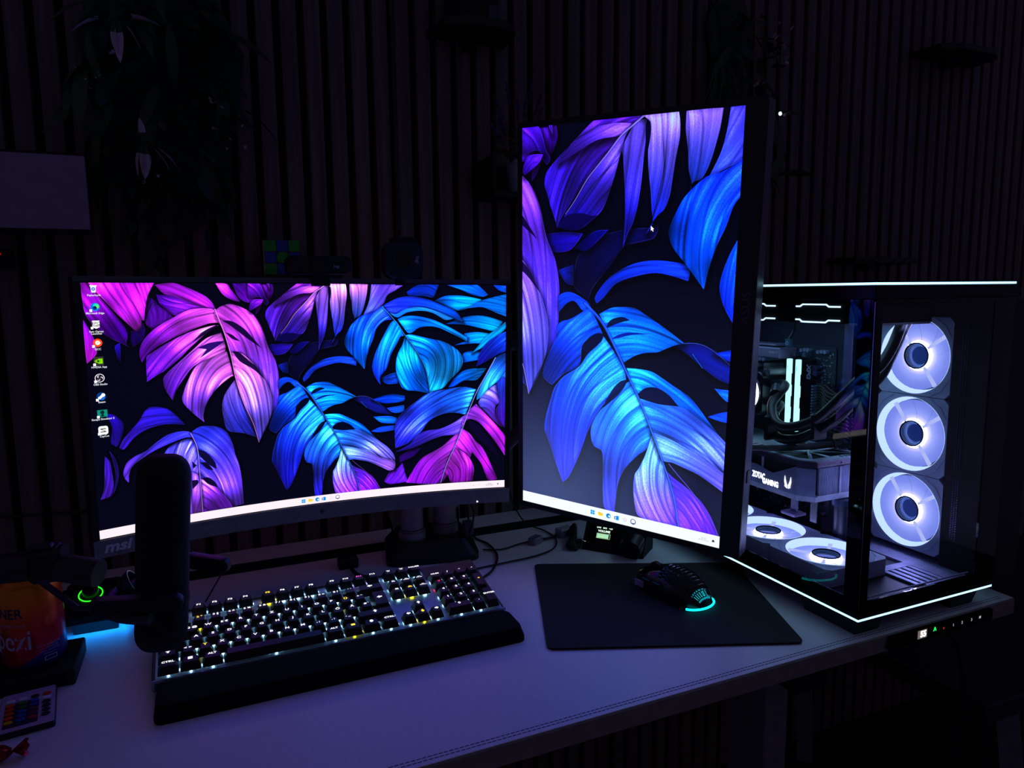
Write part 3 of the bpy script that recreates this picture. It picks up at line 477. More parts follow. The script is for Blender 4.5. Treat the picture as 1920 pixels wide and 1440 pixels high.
b = MB(); curved(b, -.3065, .3065, .1695, .1765, -.0008, .0012); b.build('top_bezel', mat('bezel_top_grey', '50504e', .5), msi)
n = 64; b = MB()
for i in range(n + 1): b.v += [cp((i / n - .5) * SW, -SH / 2), cp((i / n - .5) * SW, SH / 2)]
b.f = [(2 * i, 2 * i + 2, 2 * i + 3, 2 * i + 1) for i in range(n)]
def uvs(o, n):
    uv = o.data.uv_layers.new(name='uv')
    for l in o.data.loops: uv.data[l.index].uv = ((l.vertex_index // 2) / n, l.vertex_index % 2)
scr = b.build('screen', screen_mat('curved_screen', IMG_A, 1.7), msi, smooth=True); uvs(scr, n)
WTXT = emis('screen_white_text', 'f4f4ff', .95); GTXT = emis('screen_grey_text', 'a090a0', .8); DTXT = emis('screen_dark_text', '8890a0', .8)
def wp_m(x, y, d=.0006):
    """matrix at wallpaper pixel x,y of the curved screen"""
    u = (x / 1600 - .5) * SW; p = cp(u, (.5 - y / 900) * SH, d); a = u * KC
    return basis(p, (math.cos(a), -math.sin(a), 0), (0, 0, 1))
for s_, y in (('Papierkorb', 42), ('Microsoft Edge', 103), ('Epic Games\nLauncher', 169), ('GCC', 226), ('NVIDIA App', 288), ('OBS Studio', 348), ('Steam', 410), ('Escape Simulator 2', 470), ('CapCut', 531)):
    text('caption', s_, .0034, WTXT, scr, wp_m(38, y), bold=.00005)
text('caption', 'EPIC', .0056, emis('screen_black_text', '101018', 1), scr, wp_m(38, 138, .0009), bold=.0001, sx=.8)
text('caption', 'GAMES', .0026, MATS['screen_black_text'], scr, wp_m(38, 146, .0009), bold=.0001)
text('caption', '18:55\n29.03.2026', .0030, GTXT, scr, wp_m(1532, 884), align='CENTER')
text('caption', '^  o  ~  =', .004, GTXT, scr, wp_m(1465, 885))
LOGO = mat('logo_grey', 'd0d0dc', .4)
text('logo', 'msi', .0200, LOGO, msi, basis(cp(-.2795, -.1805, .003), (math.cos(-.2795 * KC), -math.sin(-.2795 * KC), 0), (0, 0, 1)), bold=.0007, shear=.25, sx=1.15)
b = MB(); b.ring(circ(0, 0, .0034, 16), circ(0, 0, .0026, 16), 0, .0003); b.prism([(-.0018, .0012), (0, -.0022), (.0018, .0012), (.0006, .0012), (0, 0), (-.0006, .0012)][::-1], 0, .0003)
b.xf(basis(cp(0, -.181, .0024), (1, 0, 0), (0, 0, 1))); b.build('emblem', BLKG, msi)
b = MB(); b.prism(circ(0, 0, .0012, 10), 0, .0006); b.xf(basis(cp(.252, -.190, .0022), (1, 0, 0), (0, 0, 1))); b.build('power_light', emis('white_led', 'ffffff', 3), msi)
MB().box(-.06, .06, .028, .055, -.06, .06, ch=.006).build('rear_mount', BLK, msi)
for v0, v1 in ((-.172, -.166), (.150, .156)): b = MB(); curved(b, -.26, .26, v0, v1, -.0292, -.0281); b.build('added_glow_strip', emis('rear_pink_low', 'd878c8', 2.2) if v0 < 0 else emis('rear_pink', 'ff6c90', 1.0), msi)  # unseen glowing strips added to throw pink light on the slats behind
# ------------------------------------------------------------------ upright monitor
MA = frame_m((.5587, .8908, .3938), -1.0158, .0636, .0509)
asu = thing('upright_monitor', 'tall upright portrait monitor showing blue leaves, between curved screen and glass case', 'monitor', M=MA)
HW, HH = SH / 2, SW / 2
MB().box(-HW - .008, HW + .0285, .001, .031, -HH - .009, HH + .008, ch=.0015).build('housing', mat('housing_grey', '5c5c68', .35, metal=.3), asu)
MB().box(-HW - .008, -HW, -.0012, .001, -HH - .009, HH + .008).box(-HW, HW, -.0012, .001, -HH - .009, -HH).box(-HW, HW, -.0012, .001, HH, HH + .008).box(HW, HW + .0285, -.0012, .001, -HH - .009, HH + .008).build('bezel', BLK, asu)
b = MB(); b.add([(-HW, 0, -HH), (-HW, 0, HH), (HW, 0, -HH), (HW, 0, HH)], [(0, 2, 3, 1)])
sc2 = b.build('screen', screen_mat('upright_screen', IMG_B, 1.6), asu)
uv = sc2.data.uv_layers.new(name='uv')
for l in sc2.data.loops: uv.data[l.index].uv = (l.vertex_index // 2, l.vertex_index % 2)
text('caption', '18:55\n29.03.2026', .0036, emis('screen_soft_text', 'b8bcc4', .9), sc2, basis((HW - .0235, -.0005, -HH + .0085), (1, 0, 0), (0, 0, 1)))
text('logo', 'ASUS', .0155, mat('logo_dark', '4a4a58', .35), asu, basis((HW + .0165, -.0016, .045), (0, 0, 1), (-1, 0, 0)), bold=.0003, sx=1.25)
MB().box(-.06, .06, .031, .06, -.06, .06, ch=.006).build('rear_mount', BLK, asu)
MB().box(HW + .0284, HW + .0298, .010, .020, -HH + .10, -HH + .118, ch=.0005).build('button', BLK, asu)
# ------------------------------------------------------------------ monitor arm stand
t = thing('monitor_arm', 'dark metal monitor arm with two posts on a square desk base, carrying both screens', 'monitor arm', (.345, 1.165, 0))
MBB = MB(); R = Matrix.Translation((.347, 1.168, 0)) @ Matrix.Rotation(math.radians(-12), 4, 'Z')
MBB.prism(rrect(0, 0, .158, .136, .018), 0, .034, R, ch=.024); MBB.build('base', mat('stand_black', '0e0e12', .4), t, world=True, smooth=True)
MTL = mat('post_metal', '84848f', .38, metal=.35, noise=.03)
for (x, y, zt) in ((.311, 1.155, .302), (.374, 1.165, .345)):
    MB().cyl((x, y, .034), (x, y, .046), .023, n=28).build('post_foot', MTL, t, world=True, smooth=True)
    MB().cyl((x, y, .0465), (x, y, zt), .0195, n=28).build('post', MTL, t, world=True, smooth=True)
    MB().cyl((x, y, .050), (x, y, .0515), .0202, n=28).build('collar', BLK, t, world=True)
MB().box(.395, .412, 1.118, 1.135, .034, .058, ch=.002).build('tension_knob', mat('knob_blue_grey', '3c4454', .4), t, world=True)
MB().tube([(.374, 1.165, .07), (.42, 1.175, .105), (.47, 1.16, .16), (.54, 1.08, .26), tuple(MA @ Vector((0, .075, -.02)))], .016, 10, flat=.6).build('lower_arm', MTL, t, world=True, smooth=True)
q = MA @ Vector((0, .062, 0)); MB().tube([(.374, 1.165, .335), (.47, 1.10, .37), tuple(q)], .017, 10).build('upper_arm', MTL, t, world=True, smooth=True)
q = MM @ Vector((0, .057, 0)); MB().tube([(.311, 1.155, .29), (.23, 1.19, .30), tuple(q)], .017, 10).build('upper_arm', MTL, t, world=True, smooth=True)
MB().tube([(.395, 1.12, .11), (.405, 1.10, .08), (.402, 1.12, .035)], .0016, 6).build('arm_cable', RUB, t, world=True)
# ------------------------------------------------------------------ keyboard
K = .01905; TA = math.atan(.195); KY = .0170
MK = Matrix.Translation((-.0730, .8576, .0185)) @ Matrix.Rotation(KY, 4, 'Z') @ Matrix.Rotation(TA, 4, 'X')
kb = thing('keyboard', 'full-size black mechanical keyboard with white lit legends below the curved monitor', 'keyboard', M=MK)
KD = .1235 / math.cos(TA)
PL = mat('key_plate', 'a8b8c4', .35, metal=.3, noise=.03)
MB().prism(rrect(.2145, KD / 2 + .000, .441, KD + .006, .003), -.013, -.0012, ch=.001).build('body', BLK, kb)
MB().box(-.002, .431, -.001, KD + .0005, -.0012, 0).build('plate', PL, kb)
MB().box(-.006, .435, -.003, -.0012, -.012, .001).build('front_rim', mat('rim_lit', 'a4bccc', .35, metal=.3), kb)
for x in (.03, .36): MB().box(x, x + .03, KD - .012, KD - .002, -.033, -.0131, ch=.001).build('foot', RUB, kb)
KC1 = mat('keycap_black', '0b0b0e', .42, noise=.1)
def cap_mesh(wu, hu=1, h=.0125, iso=False):
    w_ = wu * K - .0012; d_ = hu * K - .0012; t1 = .0033; b = MB()
    L0 = rrect(0, 0, w_, d_, .0015, 2); L1 = rrect(0, .0006, w_ - 2 * t1, d_ - 2 * t1, .0018, 2); L2 = rrect(0, .0006, w_ - 2 * t1 - .0012, d_ - 2 * t1 - .0012, .0015, 2)
    n = len(L0)
    b.v = [(x, y, .0032) for x, y in L0] + [(x, y, h - .0006) for x, y in L1] + [(x, y, h) for x, y in L2]
    b.f = [(r * n + i, r * n + (i + 1) % n, (r + 1) * n + (i + 1) % n, (r + 1) * n + i) for r in (0, 1) for i in range(n)] + [tuple(2 * n + i for i in range(n)), tuple(range(n))[::-1]]
    return b
KW = emis('legend_white', 'f8faff', 1.25); KYL = emis('legend_yellow', 'ffe040', 1.3); KPK = emis('legend_pink', 'ff50d8', 1.3); KRD = emis('legend_red', 'ff3050', 1.3)
LW = emis('key_led_white', '9cd4f4', 6); LY = emis('key_led_yellow', 'f0e020', 5); LP = emis('key_led_pink', 'ff2060', 3); LM = emis('key_led_magenta', 'e060ff', 3)
keys = []
FY = 5.90
def row(y, x0, L, h=1):
    x = x0
    for it in L:
        if isinstance(it, (int, float)): x += it; continue
        s_, w_ = (it, 1) if isinstance(it, str) else it
        keys.append((s_, x + w_ / 2, y, w_, h)); x += w_
row(FY, 0, ['ESC', 1, 'F1', 'F2', 'F3', 'F4', .5, 'F5', 'F6', 'F7', 'F8', .5, 'F9', 'F10', 'F11', 'F12', .25, 'PRT\nSC', 'SCR\nLK', 'PAUSE'])
row(4.5, 0, ['^', '1 !', '2 "', '3 §', '4 $', '5 %', '6 &', '7 /', '8 (', '9 )', '0 =', 'ß ?', "´ `", ('<-', 2), .25, 'M1\nINS', 'M2\nHOME', 'M3\nPG UP', .25, 'NUM', '/', '*', '-'])
row(3.5, 0, [('TAB', 1.5), 'Q @', 'W', 'E €', 'R', 'T', 'Z', 'U', 'I', 'O', 'P', 'Ü', '+ *', 1.75, 'M4\nDEL', 'M5\nEND', 'M6\nPG DN', .25, '7', '8', '9'])
row(2.5, 0, [('CAPS', 1.75), 'A', 'S', 'D', 'F', 'G', 'H', 'J', 'K', 'L', 'Ö', 'Ä', "# '", 5.25 - .75 + .25 - 1 - .0, ])
keys = [k for k in keys]
row(2.5, 18.5, ['4', '5', '6'])
row(1.5, 0, [('up', 1.25), '< >', 'Y', 'X', 'C', 'V', 'B', 'N', 'M', ', ;', '. :', '- _', ('up', 2.75), 1.25, 'up', 1.25, '1', '2', '3'])
row(.5, 0, [('CTRL', 1.25), ('win', 1.25), ('ALT', 1.25), ('', 6.25), ('ALT', 1.25), ('FN', 1.25), ('o', 1.25), ('CTRL', 1.25), .25, '<', 'v', '>', .25, ('0', 2), '.'])
keys.append(('+', 22, 3.0, 1, 2)); keys.append(('ENTER', 22, 1.0, 1, 2)); keys.append(('<-|', 14.35, 3.0, 1.3, 2))
YEL = {'F5', '2 "', 'Y', 'Ü', 'FN', 'M5\nEND', '+', 'v'}; _cm = {}
_lg = {'up': [(0, .35), (.32, 0), (.13, 0), (.13, -.3), (-.13, -.3), (-.13, 0), (-.32, 0)], 'o': circ(0, 0, .28, 14), 'FN': [(-.3, -.2), (.3, -.2), (.3, .2), (-.3, .2)], 'win': [(-.3, -.25), (.3, -.25), (.3, .25), (-.3, .25)]}
_lg['<'] = [(y - .05, x) for x, y in [(a, -b) for a, b in _lg['up']]]; _lg['>'] = [(-x, y) for x, y in _lg['<']]; _lg['v'] = [(x, -y) for x, y in _lg['up']]; _lg['<-'] = [(x * 1.3, y) for x, y in _lg['<']]; _lg['<-|'] = _lg['<-']
sides = []
for s_, x, y, w_, h_ in keys:
    ky = (w_, h_)
    if ky not in _cm: _cm[ky] = cap_mesh(*ky).build('key', KC1, kb, smooth=False); o = _cm[ky]
    else: o = link('key', _cm[ky].data, kb)
    yy = (y) * K / math.cos(TA); o.location = (x * K, yy, 0)
    m = KW if s_ not in YEL else KYL
    if s_ == 'F11': m = KPK
    if s_ == '7' and x > 18: m = KRD
    zt = .01256
    if s_ in _lg:
        b = MB(); b.prism([(a * .0085, c * .0085) for a, c in _lg[s_]], zt, zt + .00012, Matrix.Translation((0, .0022, 0))); b.build('legend', m, o)
    elif s_:
        n = len(s_.replace(' ', '')); two = '\n' in s_
        sz = .0024 if two else (.0054 if n == 1 else .0047 if n == 2 and ' ' not in s_ else .0046 if n == 2 else .0040 if n <= 3 else .0042)
        text('legend', s_, sz, m, o, Matrix.Translation((0, .0028 if h_ == 1 else .0022, zt + .0001)), bold=.00017 if not two else .00008, sx=1.32)
    lm = LW if s_ not in YEL else LY
    if s_ == 'F11': lm = LM
    if s_ == '7' and x > 18: lm = LP
    sides.append((x, y, w_, h_, lm))
for lm in (LW, LY, LP, LM):
    b = MB()
    for x, y, w_, h_, l in sides:
        if l is not lm: continue
        cx = x * K; cy = y * K / math.cos(TA)
        for dx, dy, sx_, sy_ in ((0, -.0076, .0022 if y > .6 else .0013, .0004), (0, .0076, .0022, .0004), (-.0076, 0, .0004, .0022), (.0076, 0, .0004, .0022)): b.box(cx + dx - sx_, cx + dx + sx_, cy + dy - sy_, cy + dy + sy_, .0003, .0018)
        b.box(cx + w_ * K / 2 - .0004, cx + w_ * K / 2 + .0003, cy - .0012, cy + .0014, .0002, .0012)
    b.build('key_lights', lm, kb, kind='stuff')
MB().box(18.42 * K, .4325, 5.02 * K / math.cos(TA), KD + .0008, .0001, .0022, ch=.0006).build('badge_cover', BLK, kb)
MB().box(-.0018, 18.41 * K, KD - .0022, KD + .0008, .0001, .0022, ch=.0006).build('rear_rim', BLK, kb)
# clear switch housings glinting under the keys
b = MB()
for x, y, w_, h_, l in sides:
    cx = x * K; cy = y * K / math.cos(TA)
    b.box(cx - .0065, cx + .0065, cy - .0068, cy + .0068, 0, .0058, ch=.0012)
b.build('switch_housings', mat('clear_housing', 'd8e0e8', .15, noise=.02), kb, kind='stuff')
text('badge', '(( o ))', .004, mat('badge_grey', '8c8c94', .4), kb, Matrix.Translation((19.2 * K, FY * K, .0024)))
# wrist rest
t = thing('wrist_rest', 'long matte black wrist rest with rounded corners in front of the keyboard', 'wrist rest', M=Matrix.Translation((.1445, .824, 0)) @ Matrix.Rotation(KY * .5, 4, 'Z'))
b = MB(); L0 = rrect(0, .0, .438, .060, .010); L1 = rrect(0, .002, .432, .050, .009); n = len(L0)
b.v = [(x, y, 0) for x, y in L0] + [(x, y, .006) for x, y in L0] + [(x, y, .0175 + (y + .03) * .03) for x, y in L1]
b.f = [(r * n + i, r * n + (i + 1) % n, (r + 1) * n + (i + 1) % n, (r + 1) * n + i) for r in (0, 1) for i in range(n)] + [tuple(2 * n + i for i in range(n)), tuple(range(n))[::-1]]
b.build('padded_body', mat('soft_black_rubber', '08080b', .85, noise=.06, spec=.15), t, smooth=True)
# keyboard cable
tag = lambda o, l, c, g=None: (o.__setitem__('label', l), o.__setitem__('category', c), g and o.__setitem__('group', g))
t = thing('cable_plug', 'small black square cable connector on the desk behind the keyboard', 'plug', (.195, 1.148, 0))
MB().box(.182, .214, 1.140, 1.162, 0, .018, ch=.002).build('plug_body', BLK, t, world=True)
MB().box(.186, .196, 1.162, 1.172, .003, .013).build('plug_tip', mat('dull_metal', '505058', .4, metal=.7), t, world=True)
MB().tube([(.198, 1.14, .008), (.205, 1.10, .004), (.235, 1.07, .0035), (.262, 1.03, .0035), (.27, .995, .014)], .0032, 8).build('cable', RUB, t, world=True)
# ------------------------------------------------------------------ mouse pad and mouse
pad = thing('mouse_pad', 'large black cloth mouse pad with rounded corners under the mouse', 'mouse pad', (.582, .829, 0))
C4 = [(.377, .762), (.684, .638), (.785, .888), (.483, 1.023)]
def roundpoly(P, r, n=4):
    out = []; m = len(P)
    for i in range(m):
        a = Vector(P[i - 1]); b_ = Vector(P[i]); c = Vector(P[(i + 1) % m]); d0 = (a - b_).normalized(); d1 = (c - b_).normalized()
        for k in range(n + 1):
            t_ = k / n; p = (b_ + d0 * r) * (1 - t_) ** 2 + b_ * 2 * t_ * (1 - t_) + (b_ + d1 * r) * t_ * t_; out.append(tuple(p))
    return out
MB().prism(roundpoly(C4, .010), .0, .0028, Matrix.Translation((0, 0, 0)), ch=.0006).build('cloth', mat('pad_cloth', '15161c', .85, noise=.06, nscale=900), pad, world=True)
MB().tube([(x, y, .0026) for x, y in roundpoly(C4, .010)], .0007, 5, closed=True, smooth=1).build('stitched_edge', mat('pad_edge', '0a0a0e', .7), pad, world=True)
n0 = Vector((.605, .886, 0)); t0 = Vector((.632, .768, 0)); ax = (n0 - t0).normalized()
MO = Matrix(((ax.y, ax.x, 0, (n0.x + t0.x) / 2), (-ax.x, ax.y, 0, (n0.y + t0.y) / 2), (0, 0, 1, .0028), (0, 0, 0, 1)))
mo = thing('mouse', 'black mouse with honeycomb shell and cyan light glowing from its rear', 'mouse', M=MO)
LM_ = .124; WM_ = .066
def ms(s, a, off=0):
    """s 0 tail .. 1 nose, a -1 left .. 1 right over the top"""
    wd = WM_ / 2 * (math.sin(PI * min(1, max(0, (s * .93 + .035)))) ** .42) * (1 - .10 * math.exp(-((s - .55) / .18) ** 2)) + off
    ht = (.014 + .026 * math.sin(PI * min(1, (s * .78 + .14)) ** 1.15) ** 1.1) * (.30 + .70 * min(1, s * 6 + .05) ** .5) + off
    th = a * PI / 2; c = math.copysign(abs(math.sin(th)) ** .75, th); zz = abs(math.cos(th)) ** .62
    return Vector((wd * c, (s - .5) * LM_, .003 + ht * zz))
def mshell(s0, s1, a0, a1, off, ns=24, na=20, b=None):
    b = b or MB(); v = [ms(s0 + (s1 - s0) * i / ns, a0 + (a1 - a0) * j / na, off) for i in range(ns + 1) for j in range(na + 1)]
    return b.add(v, [(i * (na + 1) + j, i * (na + 1) + j + 1, (i + 1) * (na + 1) + j + 1, (i + 1) * (na + 1) + j) for i in range(ns) for j in range(na)])
mshell(0, 1, -1, 1, -.0035).build('inner_core', mat('mouse_core', '050608', .6), mo, smooth=True)
b = mshell(.0, 1, -1, -.60, 0, na=6); mshell(.0, 1, .60, 1, 0, na=6, b=b); b.build('side_shell', mat('mouse_side', '101018', .35), mo, smooth=True)
for a0, a1 in ((-.60, -.03), (.03, .60)): mshell(.56, 1, a0, a1, 0, na=10).build('button', BLKG, mo, smooth=True)
MB().cyl((-.0035, .034, .030), (.0035, .034, .030), .011, n=18).build('scroll_wheel', RUB, mo)
b = MB(); hexr = .0
NS, NA = 10, 9
def hexpt(i, j, k):
    # vertices of a brick-like honeycomb over s 0.03..0.56, a -.6.. .6
    return ms(.03 + .53 * i, -.60 + 1.2 * j, .0004)
for r in range(NS + 1):
    s_ = r / NS
    P = [hexpt(s_, j / 40, 0) for j in range(41)]
    b.tube(P, .0010, 4, smooth=1)
    if r < NS:
        for c in range(NA + 1):
            j = (c + (.5 if r % 2 else 0)) / NA
            if j > 1: continue
            b.tube([hexpt(s_, j, 0), hexpt(s_ + .5 / NS, j, 0), hexpt(s_ + 1 / NS, j, 0)], .0012, 4, smooth=1)
b.build('honeycomb_shell', mat('shell_gloss', '0a0a10', .22, coat=.4), mo, smooth=True, kind='stuff')
CY = emis('cyan_glow', '10d8e8', 2.2); CY2 = emis('cyan_glow_soft', '08b8c8', 1.0)
b = MB()
for i in range(9):
    a = -.62 + i * .155; p = ms(.055, a * .9, -.0026); b.lathe([(.0001, 0), (.0022, .0004), (.0032, .0), (.0022, -.0004), (.0001, -.0006)], 8, Matrix.Translation(p), caps=False)
b.build('light', CY2, mo, kind='stuff')
P = [ms(.0, a / 10, .0012) for a in range(-10, 11)]
b = MB(); b.tube([(WM_ / 2 * .90 * math.sin(a) , -.0640 + .020 * (1 - math.cos(a)), .0035) for a in np.linspace(-1.35, 1.35, 17)], .0016, 6, smooth=1); b.build('light_strip', CY, mo)
mshell(.025, .115, -.62, .62, -.0028, 6, 16).build('rear_light', emis('cyan_inner', '08b4c4', .6), mo, smooth=True)
MB().box(-.0345, -.0328, .028, .046, .010, .020, ch=.0004).build('side_mark', mat('pale_patch', '8c7c98', .5), mo)
for y in (-.004, .016): MB().box(-.0335, -.0305, y, y + .017, .020, .0255, ch=.0012).build('side_button', BLKG, mo)
# ------------------------------------------------------------------ volume knob deck
xv = Vector((.632, -.775, 0)); yv = Vector((.775, .632, 0)); B0 = Vector((.591, 1.057, 0))
MP = Matrix(((xv.x, yv.x, 0, B0.x), (xv.y, yv.y, 0, B0.y), (0, 0, 1, 0), (0, 0, 0, 1)))
md = thing('control_deck', 'black wedge-shaped control deck with small lit volume display and round knob', 'controller', M=MP)
b = MB(); SD = [(0, 0), (.060, 0), (.060, .046), (.028, .046), (.006, .012)]
b.v = [(x, y, z) for x in (0, .112) for y, z in SD]; nn = 5
b.f = [tuple(range(5)), tuple(range(9, 4, -1))] + [(i, (i + 1) % 5, 5 + (i + 1) % 5, 5 + i) for i in range(5)]; b.build('body', BLKM, md)
fx = Vector((1, 0, 0)); fy = Vector((0, .022, .034)).normalized()
MF = basis((0, .006, .012), fx, fy)
MB().box(.008, .066, .004, .036, 0, .0008).build('display_glass', BLKG, md).data.transform(MF)
EG = emis('display_green_white', 'd8f8e0', 1.3)
text('display_text', 'VOLUME', .0052, EG, md, MF @ Matrix.Translation((.036, .0235, .0011)), bold=.0002, sx=1.1)
text('display_text', 'LIVE   80%   +60', .0036, EG, md, MF @ Matrix.Translation((.036, .0295, .0011)), bold=.0001, sx=1.2)
b = MB(); b.ring([(.0235, .0105), (.0485, .0105), (.0485, .0195), (.0235, .0195)], [(.024, .011), (.048, .011), (.048, .019), (.024, .019)], .0009, .0011, MF); b.box(.0245, .0455, .0115, .0185, .0009, .0011); b.xf(MF, 16); b.build('display_bar', emis('bar_green', 'b0e8b8', 1.0), md)
text('display_text', '. _', .006, EG, md, MF @ Matrix.Translation((.003, .004, .0006)))
kn = MB().cyl((.092, .016, .026), (.092, -.012, .0165), .0195, n=40).build('knob', mat('knob_dark', '1c2028', .35, metal=.4), md, smooth=True)
b = MB(); d_ = Vector((0, -.028, -.0095)).normalized(); b.cyl(Vector((.092, -.012, .0165)) + d_ * -.0005, Vector((.092, -.012, .0165)) + d_ * .0008, .0168, n=36); b.build('knob_face', BLKM, md)
# ------------------------------------------------------------------ glass computer case
PX0, PX1, PY0, PY1, PZ = .745, 1.012, .610, 1.125, .461
pc = thing('computer_case', 'black computer case with two glass sides and glowing white edge lines', 'computer', (.878, .867, 0))
W_ = dict(world=True)
CS = mat('case_black', '0a0b10', .38, metal=.3); CSI = mat('case_inner', '4c526a', .5, metal=.2, noise=.05)
LINE = emis('edge_light', '9cdcff', 2.6)
for x0, y0, x1, y1 in ((.757, .623, .812, .72), (.945, .623, 1.003, .72), (.757, 1.02, .812, 1.115), (.945, 1.02, 1.003, 1.115)):
    b = MB(); i_ = .006
    b.v = [(x0 + i_, y0 + i_, 0), (x1 - i_, y0 + i_, 0), (x1 - i_, y1 - i_, 0), (x0 + i_, y1 - i_, 0), (x0, y0, .0275), (x1, y0, .0275), (x1, y1, .0275), (x0, y1, .0275)]
    b.f = [(3, 2, 1, 0), (4, 5, 6, 7)] + [(i, (i + 1) % 4, 4 + (i + 1) % 4, 4 + i) for i in range(4)]
    b.build('foot', BLK, pc, **W_)
MB().box(PX0, 1.012, PY0, PY1, .0315, .038, ch=.001).build('base_plate', CS, pc, **W_)
MB().box(PX0 + .002, 1.010, PY0 + .002, PY1 - .002, .0276, .0284).build('base_underside', CS, pc, **W_)
MB().box(PX0 + .0012, 1.011, PY0 + .0012, PY1, .0285, .0314).build('lower_light_line', LINE, pc, **W_)
MB().box(PX0 - .0001, 1.02, PY0 - .0001, PY1, .4395, .4575, ch=.001).build('top_frame', CS, pc, **W_)
MB().box(PX0 + .0006, 1.012, PY0 + .0006, PY1, .4576, .4602).build('upper_light_line', LINE, pc, **W_)
MB().box(PX0 - .0001, 1.02, PY0 - .0001, PY1, .4603, .4618).build('top_cover', CS, pc, **W_)
MB().box(1.0125, 1.075, PY0 + .006, PY1, .0316, .4394, ch=.002).build('rear_chamber', CS, pc, **W_)
MB().box(PX0 + .01, 1.012, PY1 - .004, PY1, .0381, .4394).build('back_panel', CSI, pc, **W_)
MB().box(1.006, 1.0122, PY0 + .012, PY1 - .005, .0381, .4394).build('fan_wall', CSI, pc, **W_)
MB().box(.9735, .9755, .850, PY1 - .006, .0381, .4394).build('board_tray', mat('tray', '161c34', .5, metal=.2), pc, **W_)
MB().box(.9755, 1.0058, .846, .850, .0381, .4394).build('tray_edge', CSI, pc, **W_)
MB().box(.957, .967, .826, .842, .05, .43, ch=.004).build('cable_cover', mat('cover_lilac', '504c70', .45, metal=.2), pc, **W_)
# black printed borders of the panes, post
BD = mat('glass_border', '020203', .03)
MB().box(.9862, .9900, .616, .6735, .0420, .4390).build('fan_bracket', BLKM, pc, world=True)
MB().box(.9862, .9900, .7955, .806, .0420, .4390).build('fan_bracket', BLKM, pc, world=True)
MB().box(.9862, .9900, .6736, .7954, .4118, .4390).build('fan_bracket', BLKM, pc, world=True)
MB().box(PX0, PX0 + .003, PY0, .634, .0381, .4394).build('left_pane_border', BD, pc, **W_)
MB().box(PX0, .759, PY0, PY0 + .003, .0381, .4394).build('front_pane_border', BD, pc, **W_)
MB().box(.748, .760, .6131, .632, .0381, .4394, ch=.001).build('corner_post', CS, pc, **W_)
for nm, a in (('left_pane_lower_border', (PX0, PX0 + .003, .6341, PY1 - .005, .0381, .056)), ('left_pane_upper_border', (PX0, PX0 + .003, .6341, PY1 - .005, .436, .4394)),
              ('front_pane_lower_border', (.7591, .970, PY0, PY0 + .003, .0381, .0545)), ('front_pane_upper_border', (.7591, .970, PY0, PY0 + .003, .434, .4394)),
              ('front_pane_side_border', (.9702, 1.0115, PY0, PY0 + .003, .0381, .4394))):
    MB().box(*a).build(nm, BD, pc, **W_)
GL = glass('tempered_glass', (.93, .94, .96))
MB().box(PX0 + .0006, PX0 + .0024, .6341, PY1 - .005, .0561, .4359).build('side_glass', GL, pc, **W_)
MB().box(.7591, .9701, PY0 + .0006, PY0 + .0024, .0546, .4339).build('front_glass', GL, pc, **W_)
MB().box(PX0 - .0004, PX0 + .0004, PY0 - .0005, PY0 + .0003, .045, .437).build('corner_edge_glint', mat('edge_metal', 'a8a0b8', .2, metal=1), pc, **W_)
# front floor plate with slots
PLT = mat('slotted_plate', 'a8a8c8', .4, metal=.4)
b = MB(); b.box(.765, 1.004, .622, .632, .0382, .0415); b.box(.765, .775, .632, .70, .0382, .0415); b.box(.950, 1.004, .632, .80, .0382, .0415)
b.box(.905, .950, .632, .638, .0382, .0415)
b.build('floor_plate', PLT, pc, **W_)
MB().box(.890, .950, .692, .706, .0382, .0415).build('plate_end', PLT, pc, **W_)
for i in range(5): MB().box(.892 + i * .0122, .9000 + i * .0122, .6385, .6918, .0382, .0415, ch=.0006).build('slat', PLT, pc, **W_)
MB().tube([(.768, .617, .0555), (.965, .617, .0555)], .0013, 5, smooth=1).build('rail', PLT, pc, **W_)
for y in (.70, .645): 
    pass
b = MB()
for z0, z1 in ((.30, .40), (.19, .285), (.085, .175)):
    z = z0
    while z < z1:
        for j in range(3): b.box(.9853, .9861, .652 + j * .0035, .6542 + j * .0035, z + (j % 2) * .0018, z + .0022 + (j % 2) * .0018)
        z += .0036
b.build('vent_mesh', mat('vent_grey', '4a4c66', .4, metal=.5), pc, kind='stuff', **W_)
MB().box(.79, .93, .618, .6195, .4345, .437).build('glint_rail', mat('rail_lilac', '6a68a0', .35, metal=.5), pc, **W_)
# ------------------------------------------------------------------ fans
def radial(name, stops, s, noise=0):
    m = bpy.data.materials.new(name); m.use_nodes = True; nt = m.node_tree; L = nt.links.new; b = nt.nodes['Principled BSDF']
    tc = nt.nodes.new('ShaderNodeTexCoord'); mp = nt.nodes.new('ShaderNodeVectorMath'); mp.operation = 'MULTIPLY'; mp.inputs[1].default_value = (1, 1, 0)
    ln = nt.nodes.new('ShaderNodeVectorMath'); ln.operation = 'LENGTH'; mu = nt.nodes.new('ShaderNodeMath'); mu.operation = 'MULTIPLY'; mu.inputs[1].default_value = 1 / .06
    rp = nt.nodes.new('ShaderNodeValToRGB'); cr = rp.color_ramp
    for i, (p, c) in enumerate(stops):
        e = cr.elements[i] if i < 2 else cr.elements.new(p)
        e.position = p; e.color = lin(c)
    L(tc.outputs['Object'], mp.inputs[0]); L(mp.outputs[0], ln.inputs[0]); L(ln.outputs['Value'], mu.inputs[0]); L(mu.outputs[0], rp.inputs[0])
    L(rp.outputs[0], b.inputs['Emission Color']); b.inputs['Emission Strength'].default_value = s
    b.inputs['Base Color'].default_value = (.04, .045, .07, 1); b.inputs['Roughness'].default_value = .5
    MATS[name] = m; return m
